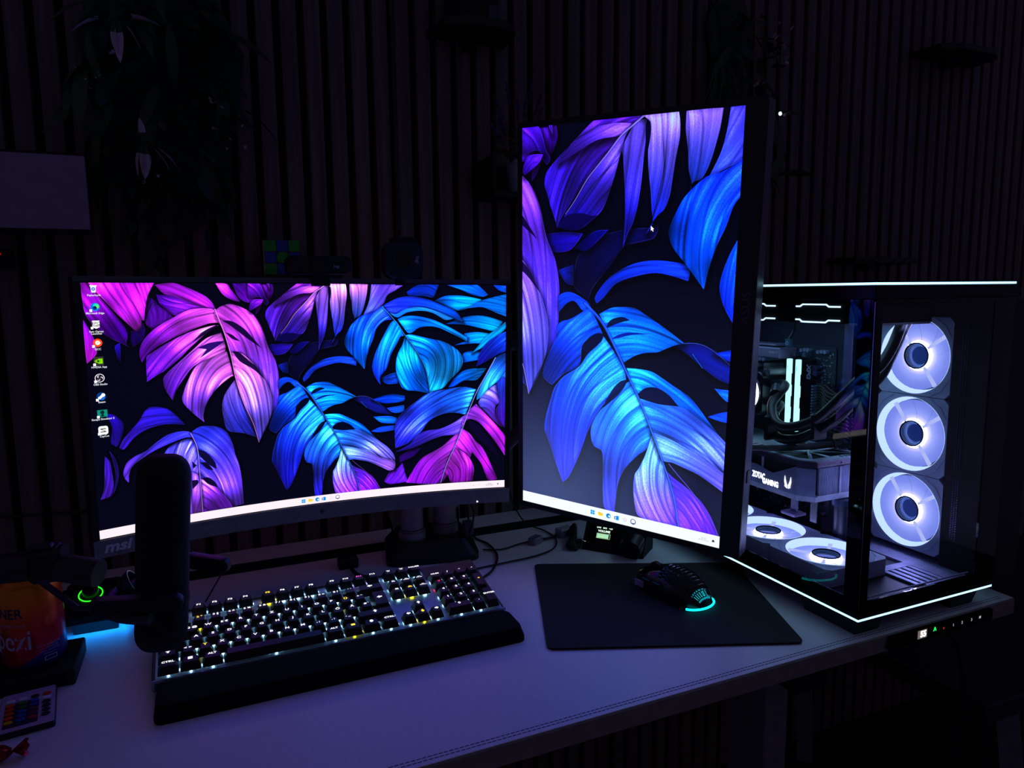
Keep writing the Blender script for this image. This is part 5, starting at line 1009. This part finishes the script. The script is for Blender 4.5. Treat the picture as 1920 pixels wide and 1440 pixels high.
MB().tube([(-.182, .850, .176), (-.24, .845, .180), (-.32, .835, .184), (-.5, .80, .20)], .0155, 12, smooth=2).build('boom_tube', BM, bm_, world=True, smooth=True)
MB().tube([(-.164, .812, .170), (-.134, .800, .1415), (-.098, .786, .1405)], .0042, 8, smooth=1, flat=.6).build('brace', BMP, bm_, world=True)
MB().tube([(-.5, .80, .20), (-.56, .80, .1), (-.58, .80, .018)], .0155, 12, smooth=1).build('boom_post', BM, bm_, world=True)
MB().box(-.62, -.54, .77, .83, .0002, .018, ch=.003).build('boom_clamp', BM, bm_, world=True)
# ------------------------------------------------------------------ green ringed dial box with cyan underglow
gd = thing('audio_dial', 'small black box with green glowing ring dial and cyan light beneath, behind the boom', 'audio controller', (-.158, 1.085, 0))
MB().box(-.198, -.118, 1.052, 1.115, .016, .034, ch=.004).build('body', BLKM, gd, world=True, smooth=True)
DT = Matrix.Translation((-.160, 1.083, .048)) @ Matrix.Rotation(math.radians(20), 4, 'X') @ Matrix.Translation((0, 0, -.048))
b = MB(); b.prism(rrect(0, 0, .070, .060, .008), .030, .048, DT, ch=.002); b.build('sloped_top', BLKM, gd, world=True)
MB().box(-.186, -.132, 1.066, 1.105, .0006, .0159, ch=.001).build('foot', BLK, gd, world=True)
b = MB(); b.box(-.190, -.128, 1.0590, 1.0625, .0151, .0159); b.box(-.1285, -.1250, 1.064, 1.105, .0151, .0159); b.build('underglow_strip', emis('cyan_blue_led', '1090ff', 22), gd, world=True, kind='stuff')
b = MB(); b.lathe([(.0137, .0482), (.0150, .0482), (.0150, .0492), (.0137, .0492)], 36, DT @ Matrix.Translation((-.004, 0, 0)), caps=False); b.build('ring_light', emis('ring_green', '28f020', 1.6), gd, world=True)
b = MB(); b.lathe([(.0102, .0481), (.0098, .056), (.0086, .0575)], 28, DT @ Matrix.Translation((-.004, 0, 0))); b.build('dial', mat('dial_dark', '20242a', .3, metal=.3), gd, world=True, smooth=True)
# ------------------------------------------------------------------ drink can on a black box
bx = thing('storage_box', 'flat black square box under the orange drink can at the left edge', 'box', (-.25, .965, 0))
MB().box(-.36, -.1635, .925, 1.012, 0, .0195, ch=.0015).build('box_body', mat('box_green_black', '0c1012', .6), bx, world=True)
MB().box(-.3605, -.163, .9245, .9262, .012, .0135).build('box_lid_seam', BLKG, bx, world=True)
cn = thing('drink_can', 'orange, red and blue printed drink can standing on the black box', 'can', (-.2085, .966, .0196))
def can_mat():
    m = mat('can_print', 'ffffff', .28, metal=.55, noise=0); nt = m.node_tree; L = nt.links.new; b = nt.nodes['Principled BSDF']
    tc = nt.nodes.new('ShaderNodeTexCoord'); sp = nt.nodes.new('ShaderNodeSeparateXYZ'); L(tc.outputs['Object'], sp.inputs[0])
    ma = nt.nodes.new('ShaderNodeMath'); ma.operation = 'MULTIPLY_ADD'; ma.inputs[1].default_value = -.55; L(sp.outputs[0], ma.inputs[0]); L(sp.outputs[2], ma.inputs[2])
    sc_ = nt.nodes.new('ShaderNodeMath'); sc_.operation = 'MULTIPLY'; sc_.inputs[1].default_value = 1 / .115; L(ma.outputs[0], sc_.inputs[0])
    rp = nt.nodes.new('ShaderNodeValToRGB'); rp.color_ramp.interpolation = 'LINEAR'; e = rp.color_ramp.elements
    e[0].position = 0; e[0].color = lin('182c80'); e[1].position = .13; e[1].color = lin('1c3490')
    for p_, c_ in ((.14, 'd01848'), (.36, 'e02838'), (.55, 'e85820'), (.8, 'f08418')): q_ = e.new(p_); q_.color = lin(c_)
    L(sc_.outputs[0], rp.inputs[0]); L(rp.outputs[0], b.inputs['Base Color']); return m
b = MB(); b.lathe([(.0245, 0), (.0262, .001), (.0330, .011), (.0330, .100), (.0305, .1045), (.0275, .1095)], 48, Matrix.Translation((-.2085, .966, .0197))); b.build('can_body', can_mat(), cn, world=True, smooth=True)
b = MB(); b.lathe([(.0250, .1075), (.0275, .1120), (.0285, .1135), (.0270, .1150), (.0255, .1130), (.0240, .1085), (.0001, .1080)], 36, Matrix.Translation((-.2085, .966, .0197))); b.build('can_lid', SIL, cn, world=True, smooth=True)
def wrap_text(body, size, z, a0, m, r=.0332, **kw):
    me = text_mesh(body, size, **kw).copy(); me.name = 'print'
    for v in me.vertices:
        a = math.radians(a0) + v.co.x / r; zz = v.co.y; v.co = (r * math.cos(a), r * math.sin(a), z + zz)
    me.materials.clear(); me.materials.append(m); return link('print', me, cn)
wrap_text('PAULANER', .0165, .073, -158, mat('print_navy', '141c50', .5), bold=.0003, sx=.92)
wrap_text('Spezi', .034, .040, -131, mat('print_pale', 'b8b4d8', .5), bold=.0003, sx=.82)
wrap_text('ORANGE + COLA', .0035, .059, -115, MATS['print_pale'])
for i, s_ in enumerate(('ZUTATEN: WASSER, ZUCKER', 'KOHLENSAEURE, SAFT', 'AROMA, SAEUREMITTEL', 'KOFFEIN 0,33 l')): wrap_text(s_, .0026, .030 - i * .0036, -52, MATS['print_pale'], sx=.8)
b = MB(); b.ring(rrect(0, 0, .014, .005, .0008, 2), rrect(0, 0, .0125, .0038, .0006, 2), 0, .0003); b.xf(basis((.0332 * math.cos(math.radians(-52)), .0332 * math.sin(math.radians(-52)), .014), (-math.sin(math.radians(-52)), math.cos(math.radians(-52)), 0), (0, 0, 1))); b.build('print_frame', MATS['print_pale'], cn)
# ------------------------------------------------------------------ remote
e0 = Vector((-.229, .910, 0)); e1 = Vector((-.179, .917, 0)); xr = (e1 - e0).normalized(); yr = Vector((-xr.y, xr.x, 0))
MR = Matrix(((xr.x, yr.x, 0, -.2015), (xr.y, yr.y, 0, .876), (0, 0, 1, 0), (0, 0, 0, 1)))
rm = thing('remote_control', 'small flat light-strip remote with rows of coloured oval buttons, at left edge', 'remote control', M=MR)
b = MB(); b.prism(rrect(0, 0, .052, .084, .003), .0002, .0068, ch=.001); b.build('body', BLK, rm)
b = MB(); b.prism(rrect(0, 0, .0505, .0825, .0025), .0069, .0074); b.build('face_sheet', mat('face_lilac', 'b0a4c0', .5), rm)
b = MB(); b.prism(rrect(-.0055, -.008, .031, .052, .001), .0075, .0077); b.build('dark_field', mat('field_dark', '24243c', .5), rm)
cols = [['d8d8e8', 'd8d8e8', '101014', 'e02820'], ['e04018', '148028', '1848b0', 'e0e0f0'], ['e04018', '186838', '1840a0', '20202c'], ['e04418', '1450a0', '601848', '20202c'], ['e05014', '1448a0', '701850', '20202c'], ['d8a810', '1844a0', 'b01c48', '20202c']]
for r_i, rr in enumerate(cols):
    for c_i, c_ in enumerate(rr):
        b = MB(); b.prism([(x * .0042, y * .0029) for x, y in circ(0, 0, 1, 16)], .0078, .0092, ch=.0004)
        o = b.build('button', mat('btn_' + c_, c_, .4, noise=.02), rm); o.location = (-.0165 + c_i * .0112, .0225 - r_i * .0092, 0)
# wrapped candy
cd = thing('candy_wrapper', 'crumpled red-brown foil sweet wrapper at the lower left corner', 'sweet', (-.212, .793, 0))
bmm = bmesh.new(); bmesh.ops.create_icosphere(bmm, subdivisions=3, radius=1)
for v in bmm.verts:
    r_ = random.Random(int(v.co.x * 999) ^ int(v.co.z * 777)); k_ = 1 + .22 * (r_.random() - .5); v.co = Vector((v.co.x * .014 * k_, v.co.y * .009 * k_, v.co.z * .007 * k_ + .0085))
me = bpy.data.meshes.new('foil'); bmm.to_mesh(me); bmm.free(); me.materials.append(mat('foil_red', '8c2c28', .28, metal=.7)); link('foil', me, cd)
b = MB(); n = 14
b.v = [(.012, 0, .0085)] + [(.024 + .002 * (i % 2), .010 * math.cos(2 * PI * i / n), .0095 + .0085 * math.sin(2 * PI * i / n)) for i in range(n)]; b.f = [(0, 1 + i, 1 + (i + 1) % n) for i in range(n)]; b.build('twist', MATS['foil_red'], cd)
# ------------------------------------------------------------------ webcams
w1 = thing('webcam', 'wide bar-shaped black webcam clipped on the curved monitor, left of the square one', 'webcam', (.16, 1.092, .48))
b = MB(); b.prism(rrect(0, 0, .094, .0275, .009, 5), -.012, .012, basis((.1625, 1.086, .4960), (1, .04, 0), (0, 0, 1)), ch=.003); b.build('body', BLKM, w1, world=True, smooth=True)
b = MB(); b.prism(circ(0, 0, .0095, 28), 0, .0016, basis((.160, 1.0735, .496), (1, .04, 0), (0, 0, 1))); b.build('lens', BLKG, w1, world=True)
MB().box(.135, .190, 1.083, 1.092, .4805, .4845).build('clip', BLKM, w1, world=True); MB().box(.150, .178, 1.080, 1.0835, .466, .4822, ch=.0008).build('clip_lip', BLKM, w1, world=True); MB().box(.150, .178, 1.118, 1.122, .450, .4822).box(.15, .178, 1.09, 1.12, .4805, .4835).build('clip_hook', BLKM, w1, world=True)
text('logo', 'logi', .006, LOGO, w1, wm(w1).inverted() @ basis((.187, 1.0738, .4945), (1, .04, 0), (0, 0, 1)))
w2 = thing('webcam', 'rounded square black webcam standing on the right part of the curved monitor', 'webcam', (.30, 1.092, .48))
b = MB(); b.prism(rrect(0, 0, .061, .057, .016, 6), -.012, .012, basis((.2905, 1.088, .5045), (1, 0, 0), (0, 0, 1)), ch=.003); b.build('body', mat('cam_slate', '181a26', .5), w2, world=True, smooth=True)
b = MB(); b.prism(rrect(0, 0, .040, .012, .005, 4), -.010, .010, basis((.294, 1.092, .534), (1, 0, 0), (0, 0, 1)), ch=.002); b.build('hood', BLKM, w2, world=True)
b = MB(); b.ring(circ(0, 0, .0165, 32), circ(0, 0, .0135, 32), 0, .002, basis((.2885, 1.0759, .505), (1, 0, 0), (0, 0, 1))); b.build('lens_ring', MATS['cam_slate'], w2, world=True, smooth=True)
b = MB(); b.prism(circ(0, 0, .0134, 28), 0, .001, basis((.2885, 1.0759, .505), (1, 0, 0), (0, 0, 1))); b.build('lens', BLKG, w2, world=True)
text('logo', 'logi', .008, LOGO, w2, wm(w2).inverted() @ basis((.3115, 1.0758, .505), (0, 0, -1), (1, 0, 0)))
MB().box(.276, .310, 1.080, 1.084, .466, .4765, ch=.001).build('clip_lip', BLKM, w2, world=True); MB().box(.276, .310, 1.0765, 1.12, .4766, .481, ch=.001).build('clip', BLKM, w2, world=True)
t = thing('webcam_cable', 'dark cable rising along the slat gap above the square webcam', 'cable', (.344, 1.31, .5))
MB().tube([(.302, 1.098, .52), (.318, 1.17, .52), (.3393, 1.300, .56), (.3435, 1.308, .62), (.3435, 1.308, .9), (.3435, 1.308, 1.3)], .0042, 8, smooth=4).build('cable_sheath', mat('cable_blue_black', '161c28', .5), t, world=True)
# ------------------------------------------------------------------ puzzle cube on a small shelf
sh = thing('wall_shelf', 'small black wall shelf under the colour cube, behind the curved monitor', 'shelf', (.12, 1.25, .486))
MB().box(.03, .215, 1.19, YW - .0005, .474, .4855, ch=.001).build('board', BLKM, sh, world=True); MB().box(.11, .13, YW - .012, YW - .0005, .44, .4738).build('bracket', BLKM, sh, world=True)
cu = thing('puzzle_cube', 'small twisty colour cube with green and blue squares on the shelf', 'puzzle cube', M=Matrix.Translation((.1275, 1.245, .4858)) @ Matrix.Rotation(math.radians(-3), 4, 'Z'))
S_ = .0560; MB().box(-S_ / 2, S_ / 2, -S_ / 2, S_ / 2, 0, S_, ch=.001).build('core', BLKG, cu)
G_, Bl_ = '10a828', '1440b0'
for r_i, rr in enumerate(((G_, Bl_, G_), (Bl_, G_, Bl_), (G_, Bl_, G_))):
    for c_i, c_ in enumerate(rr):
        b = MB(); q_ = S_ / 3; b.prism(rrect(-q_ + c_i * q_, S_ / 2 + q_ - r_i * q_, q_ * .93, q_ * .93, .0015 if not (r_i == 1 and c_i == 1) else .006), 0, .0008, basis((0, -S_ / 2, 0), (1, 0, 0), (0, 0, 1))); b.build('tile', mat('tile_' + c_, c_, .35, noise=.02), cu)
for r_i in range(3):
    for c_i in range(3):
        b = MB(); q_ = S_ / 3; b.prism(rrect(-q_ + c_i * q_, S_ / 2 + q_ - r_i * q_, q_ * .93, q_ * .93, .0015), 0, .0008, basis((-S_ / 2, 0, 0), (0, -1, 0), (0, 0, 1))); c_ = 'c8c8c0' if (r_i + c_i) % 2 == 0 else 'c8b020'; b.build('tile', mat('tile_' + c_, c_, .35, noise=.02), cu)
bl = thing('small_ball', 'small brown ball on the shelf, just peeking over the bar webcam', 'ball', (.178, 1.24, .486))
b = MB(); b.lathe([(.0001, 0)] + [(.0165 * math.sin(a), .0165 - .0165 * math.cos(a)) for a in np.linspace(.15, PI - .05, 12)], 24, Matrix.Translation((.178, 1.24, .4858))); b.build('ball_body', mat('ball_brown', '8c4430', .5), bl, world=True, smooth=True)
# ------------------------------------------------------------------ wall shelves
def shelf(cx, w_, z, lb, cy=None, d=.10):
    s_ = thing('wall_shelf', lb, 'shelf', (cx, YW - .05, z), group='small black wall shelves')
    P = [(cx - w_ / 2, YW - .0006), (cx - w_ / 2 + .01, YW - d * .75), (cx - w_ / 4, YW - d), (cx + w_ / 4, YW - d), (cx + w_ / 2 - .01, YW - d * .75), (cx + w_ / 2, YW - .0006)]
    b = MB(); b.prism(P, z - .014, z, ch=.001); b.build('board', BLK, s_, world=True); MB().box(cx - .01, cx + .01, YW - .03, YW - .0006, z - .03, z - .0141).build('bracket', BLK, s_, world=True)
shelf(.487, .155, .932, 'black angular wall shelf at top centre carrying a dark box')
shelf(1.80, .235, 1.045, 'empty black wall shelf high on the right')
shelf(1.548, .235, .528, 'empty black wall shelf right of centre, above the glass case')
t = thing('dark_box', 'dark box with pale end standing on the top centre wall shelf', 'box', (.487, 1.26, .9325))
MB().box(.440, .520, 1.232, 1.30, .9324, 1.005, ch=.003).build('box_body', BLKM, t, world=True); MB().box(.50, .5195, 1.2305, 1.2318, .937, .960).build('box_label', mat('label_blue', '303c5c', .5), t, world=True)
# ------------------------------------------------------------------ pale panel at the left
t = thing('wall_panel_light', 'unlit pale rectangular panel lamp in a black frame, cut by the left edge', 'lamp', (-.23, 1.24, .6))
MB().box(-.40, -.141, 1.205, 1.245, .546, .658, ch=.002).build('housing', BLKM, t, world=True)
MB().box(-.394, -.1405, 1.2005, 1.2048, .5505, .6535, ch=.0006).build('diffuser', mat('diffuser_pale', '8c8098', .5, noise=.02), t, world=True); MB().box(-.3, -.24, 1.2452, YW - .0006, .57, .63).build('wall_mount', BLKM, t, world=True)
t = thing('wall_cable', 'thin dark cable sagging along the slats behind the left end of the desk', 'cable', (-.2, 1.31, .1))
MB().tube([(-.75, 1.309, .14), (-.4, 1.309, .118), (-.25, 1.309, .108), (-.12, 1.309, .103), (.0, 1.309, .102)], .0022, 6).build('cord', RUB, t, world=True)
for x, z in ((-.262, .517), (-.205, .497)): pass
t = thing('red_status_light', 'tiny red glowing light on a black box below the pale panel', 'indicator light', (-.262, 1.25, .5))
MB().box(-.32, -.257, 1.24, YW - .0006, .497, .525, ch=.002).build('box_body', BLKM, t, world=True); MB().cyl((-.2615, 1.2399, .5165), (-.2615, 1.2385, .5165), .0018, n=10).build('lamp', emis('red_led', 'ff1810', .35), t, world=True)
# ------------------------------------------------------------------ plants
def leaf_mesh(l, w_, m, fold=.25, droop=.3, n=7, tip=None):
    b = MB(); prev = None
    for i in range(n + 1):
        s_ = i / n; ww = w_ / 2 * math.sin(PI * min(1, s_ * .96 + .04)) ** .8; x = l * s_; z = -droop * l * s_ * s_
        b.v += [(x, -ww, z + fold * ww), (x, 0, z), (x, ww, z + fold * ww)]
    b.f = [(3 * i + j, 3 * i + 3 + j, 3 * i + 4 + j, 3 * i + 1 + j) for i in range(n) for j in (0, 1)]
    me = bpy.data.meshes.new('leaf'); me.from_pydata(b.v, [], b.f); me.materials.append(m); me.shade_smooth()
    if tip:
        me.materials.append(tip)
        for p in me.polygons:
            if p.index >= 2 * int(n * .45): p.material_index = 1
    return me
GRN = mat('leaf_green', '2c4a28', .5, noise=.12); GRD = mat('leaf_dark', '16301e', .55, noise=.15); GRB = mat('leaf_blue_green', '1c3c38', .5, noise=.15); PALE = mat('leaf_pale', 'c4bcc8', .5); OLV = mat('leaf_olive', '4c5024', .5)
LS = [leaf_mesh(.075, .022, GRD), leaf_mesh(.05, .024, GRB, .1, .15), leaf_mesh(.10, .020, GRN, .3, .45), leaf_mesh(.022, .014, OLV, .2, .1, 4), leaf_mesh(.013, .010, PALE, .2, 0, 3), leaf_mesh(.03, .012, GRB, .2, .3, 5)]
SP = leaf_mesh(.082, .022, GRN, .3, .35, 8, PALE)
def put(me, par, loc, d, roll, s_=1, nm='leaf'):
    q = Vector(d).to_track_quat('X', 'Z').to_matrix().to_4x4() @ Matrix.Rotation(roll, 4, 'X')
    o = link(nm, me, par); o.matrix_basis = Matrix.Translation(Vector(loc) - par.matrix_basis.translation) @ q @ Matrix.Scale(s_, 4); return o
def backing(par, cx, cz, rx, rz, y, m=GRD):
    b = MB(); n = 22; P = [(cx + rx * (1 + .12 * math.sin(5 * a)) * math.cos(a), cz + rz * (1 + .08 * math.sin(7 * a + 1)) * math.sin(a)) for a in np.linspace(0, 2 * PI, n + 1)[:-1]]
    b.v = [(x, y, z) for x, z in P] + [(x, YW - .0006, z) for x, z in P]; b.f = [tuple(range(n)), tuple(range(2 * n - 1, n - 1, -1))] + [(i, n + i, n + (i + 1) % n, (i + 1) % n) for i in range(n)]
    b.build('moss_backing', m, par, world=True)
rl = random.Random(5)
pl = thing('wall_greenery', 'large dark hanging cluster of artificial leaves with white-tipped blades, upper left', 'plant', (.0, 1.29, .74))
backing(pl, -.030, .78, .112, .235, YW - .012)
for i in range(215):
    a = rl.uniform(0, 2 * PI); r = math.sqrt(rl.random()); x = -.034 + .118 * r * math.cos(a); z = .775 + .235 * r * math.sin(a); me = LS[rl.choice((0, 0, 1, 1, 2, 5, 5, 3))]
    dx = math.cos(a) * .6 + rl.uniform(-.5, .5); dz = -.7 + math.sin(a) * .5 + rl.uniform(-.4, .3)
    put(me, pl, (x, 1.285 + rl.uniform(-.03, .01), z), (dx, -rl.uniform(.2, .9), dz), rl.uniform(-1, 1), rl.uniform(.7, 1.15))
for c, L_ in (((-.088, 1.225, .856), [(-1, -.1, -.12, .75), (-.30, -.25, -1, .62), (.0, -.3, -1, .72), (.75, -.1, -.55, .60), (.9, -.1, .2, .7)]), ((-.064, 1.225, .684), [(-.05, -.3, 1, .42), (-.55, -.2, -1, .62), (.0, -.3, -1, .62), (.25, -.2, -1, .66), (.85, -.2, -.55, .62), (1, -.2, -.42, .74)])):
    for d in L_: put(SP, pl, c, d[:3], rl.uniform(-.2, .2), d[3])
for c, d, s_ in (((-.055, 1.228, .684), (1, -.1, -.28), 1.05), ((-.05, 1.228, .675), (1, -.1, -.6), 1.0), ((-.04, 1.228, .875), (1, -.1, -.30), 1.1), ((.02, 1.23, .85), (1, -.1, -.7), .9), ((-.018, 1.228, .858), (.02, -.1, -1), .85), ((-.125, 1.228, .835), (-.05, -.1, -1), .8), ((-.07, 1.228, .80), (-.25, -.1, -1), .7), ((.03, 1.23, .78), (.5, -.1, -1), .8)): put(LS[2], pl, c, d, .2, s_)
for i in range(34):
    c = rl.choice(((-.13, .775), (-.115, .79), (-.06, .635), (.03, .765), (.04, .73), (.06, .70))); put(LS[4], pl, (c[0] + rl.uniform(-.02, .02), 1.235, c[1] + rl.uniform(-.02, .02)), (rl.uniform(-1, 1), -.6, rl.uniform(-1, 1)), 0, rl.uniform(.25, .6), 'blossom')
pl2 = thing('wall_greenery', 'narrow dark hanging cluster of artificial leaves above the upright monitor corner', 'plant', (1.10, 1.29, .9))
backing(pl2, 1.10, .99, .06, .12, YW - .012)
for i in range(120):
    t_ = rl.random(); x = 1.10 + .16 * (rl.random() - .5) + (1 - t_) * .06; z = .70 + t_ * .36; put(LS[rl.choice((0, 1, 2, 5, 5, 3))], pl2, (x, 1.285 + rl.uniform(-.03, .01), z), (rl.uniform(-.8, .8), -.5, rl.uniform(-1, .2)), rl.uniform(-1, 1), rl.uniform(.5, .95))
for i in range(34):
    c = rl.choice(((1.18, .99), (1.195, 1.01), (1.185, .96), (1.135, .89), (1.205, .83))); put(LS[4], pl2, (c[0] + rl.uniform(-.02, .02), 1.24, c[1] + rl.uniform(-.015, .015)), (rl.uniform(-1, 1), -.6, rl.uniform(-1, 1)), 0, rl.uniform(.6, 1.1), 'blossom')
GB = leaf_mesh(.13, .004, GRN, .1, .35, 8)
for i in range(20): put(GB, pl2, (1.045 + rl.uniform(-.02, .02), 1.26, .93), (rl.uniform(-.35, .25), -.25, -1), rl.uniform(-1, 1), rl.uniform(.7, 1.1), 'grass_blade')
MB().cyl((1.184, 1.2355, .834), (1.184, 1.2335, .834), .0042, n=12).build('small_lamp', emis('tiny_white', 'd8f0ff', 1.5), pl2, world=True)
# lavender
sb = thing('corner_shelf', 'black boxy wall shelf holding the lavender pot beside the upright monitor', 'shelf', (.55, 1.27, .64))
MB().box(.497, .62, 1.215, YW - .0006, .628, .636, ch=.001).build('board', BLK, sb, world=True); MB().box(.497, .503, 1.215, YW - .0006, .6361, .70).build('side_board', BLK, sb, world=True); MB().box(.5032, .62, YW - .006, YW - .0006, .6361, .70).build('back_board', BLK, sb, world=True)
lv = thing('lavender_pot', 'white cup pot with lavender sprigs on the black shelf by the upright monitor', 'plant', (.568, 1.25, .6362))
b = MB(); b.lathe([(.018, 0), (.022, .004), (.0265, .035), (.0275, .062), (.0255, .062), (.024, .05), (.0001, .048)], 32, Matrix.Translation((.568, 1.25, .6363))); b.build('pot', mat('pot_white', 'b0b4c4', .45, noise=.02), lv, world=True, smooth=True)
LAV = mat('lavender_bloom', '40306c', .6, noise=.15); STM = mat('stem_green', '2c3c28', .6)
for i in range(13):
    a = -1.25 + i * .21 + rl.uniform(-.05, .05); l = rl.uniform(.11, .155); tip = Vector((.565 + math.sin(a) * l * .62, 1.245 + rl.uniform(-.025, .02), .688 + math.cos(a * .8) * l))
    base = Vector((.567, 1.25, .69)); MB().tube([tuple(base), tuple((base + tip) / 2 + Vector((0, 0, .01))), tuple(tip)], .0007, 4, smooth=2).build('stem', STM, lv, world=True)
    d = (tip - base).normalized(); b = MB()
    for j in range(26):
        p = tip - d * (j * .0015); u = Vector((rl.uniform(-1, 1), rl.uniform(-1, 1), .6)).normalized(); b.tube([tuple(p), tuple(p + u * (.0035 + .0018 * math.sin(j / 26 * PI)))], .0013, 4, smooth=1)
    b.build('bloom_spike', LAV, lv, world=True, kind='stuff')
for i in range(34): put(LS[3] if i % 3 else LS[5], lv, (.545 + rl.uniform(-.03, .03), 1.235 + rl.uniform(-.02, .01), .715 + rl.uniform(-.02, .03)), (rl.uniform(-1, .6), -.5, rl.uniform(-.8, .6)), rl.uniform(-1, 1), rl.uniform(.5, .9))
# ------------------------------------------------------------------ led profile in a slat gap, wall sensor
t = thing('wall_sensor', 'tiny white status light on a small black box right of the case', 'indicator light', (2.15, 1.3, .29))
MB().box(2.105, 2.16, 1.2995, YW - .0006, .25, .31, ch=.003).build('box_body', BLKM, t, world=True); b = MB(); b.prism([(x * .0058, y * .003) for x, y in circ(0, 0, 1, 14)], 0, .0008, basis((2.141, 1.2994, .2925), (1, 0, 0), (0, .2, 1))); b.build('lamp', emis('cold_led', 'f0f8ff', 1.6), t, world=True)
# ------------------------------------------------------------------ loose cables and adapters behind the mouse pad
t = thing('usb_adapter', 'small grey metal cable adapter lying on the desk behind the mouse pad', 'adapter', (.532, 1.12, 0))
M_ = Matrix.Translation((.530, 1.118, 0)) @ Matrix.Rotation(.5, 4, 'Z'); b = MB(); b.box(-.013, .013, -.009, .009, .0002, .013, ch=.002); b.xf(M_); b.build('adapter_body', mat('adapter_grey', '8c90a0', .35, metal=.5), t, world=True)
t = thing('power_plug', 'pale square plug with black bundled cable hanging over it, behind the mouse pad', 'plug', (.594, 1.13, 0))
M_ = Matrix.Translation((.597, 1.133, 0)) @ Matrix.Rotation(.25, 4, 'Z'); b = MB(); b.box(-.016, .016, -.010, .010, .0002, .016, ch=.002); b.xf(M_); b.build('plug_body', mat('plug_pale', '9a9aac', .4), t, world=True)
for i in range(5):
    o_ = rl.uniform(-.006, .006); MB().tube([(.600 + o_, 1.122, .006), (.598 + o_, 1.105, .016 + .003 * i), (.585 + o_, 1.080, .014 + o_ * .5), (.571 + o_ * 1.6, 1.065, .006 + .001 * i), (.580 + o_, 1.056 + o_, .0045), (.592 + o_, 1.075, .005 + .001 * i)], .0042, 8).build('cable_loop', RUB, t, world=True, smooth=True)
for lb, P in (('thin black cable running from the stand base to the grey adapter', [(.428, 1.12, .004), (.46, 1.110, .003), (.495, 1.120, .003), (.515, 1.117, .006)]),
              ('thin black cable looping from behind the upright monitor toward the keyboard', [(.515, 1.235, .14), (.528, 1.225, .06), (.548, 1.205, .012), (.572, 1.165, .003), (.570, 1.115, .003), (.545, 1.075, .003), (.50, 1.056, .003), (.44, 1.050, .003), (.385, 1.045, .003), (.355, 1.03, .004)]),
              ('black cable dropping from the curved monitor and curling right of the stand', [(.43, 1.20, .10), (.432, 1.205, .04), (.438, 1.19, .004), (.448, 1.145, .003), (.441, 1.085, .003), (.41, 1.03, .003), (.375, 1.00, .003)]),
              ('black cable joining the grey adapter to the bundled plug', [(.545, 1.121, .005), (.562, 1.124, .004), (.578, 1.127, .005)]),
              ('short black cable hanging from the curved monitor left of the stand', [(.262, 1.155, .102), (.280, 1.185, .055), (.292, 1.212, .02), (.296, 1.225, .0)]),
              ('thick black cable pair going down behind the stand posts', [(.402, 1.19, .10), (.412, 1.205, .05), (.415, 1.215, .006), (.418, 1.222, -.01)])):
    t = thing('loose_cable', lb, 'cable', P[0]); MB().tube(P, .0015 if 'thin' in lb else .0020, 8).build('cord', RUB, t, world=True, smooth=True)
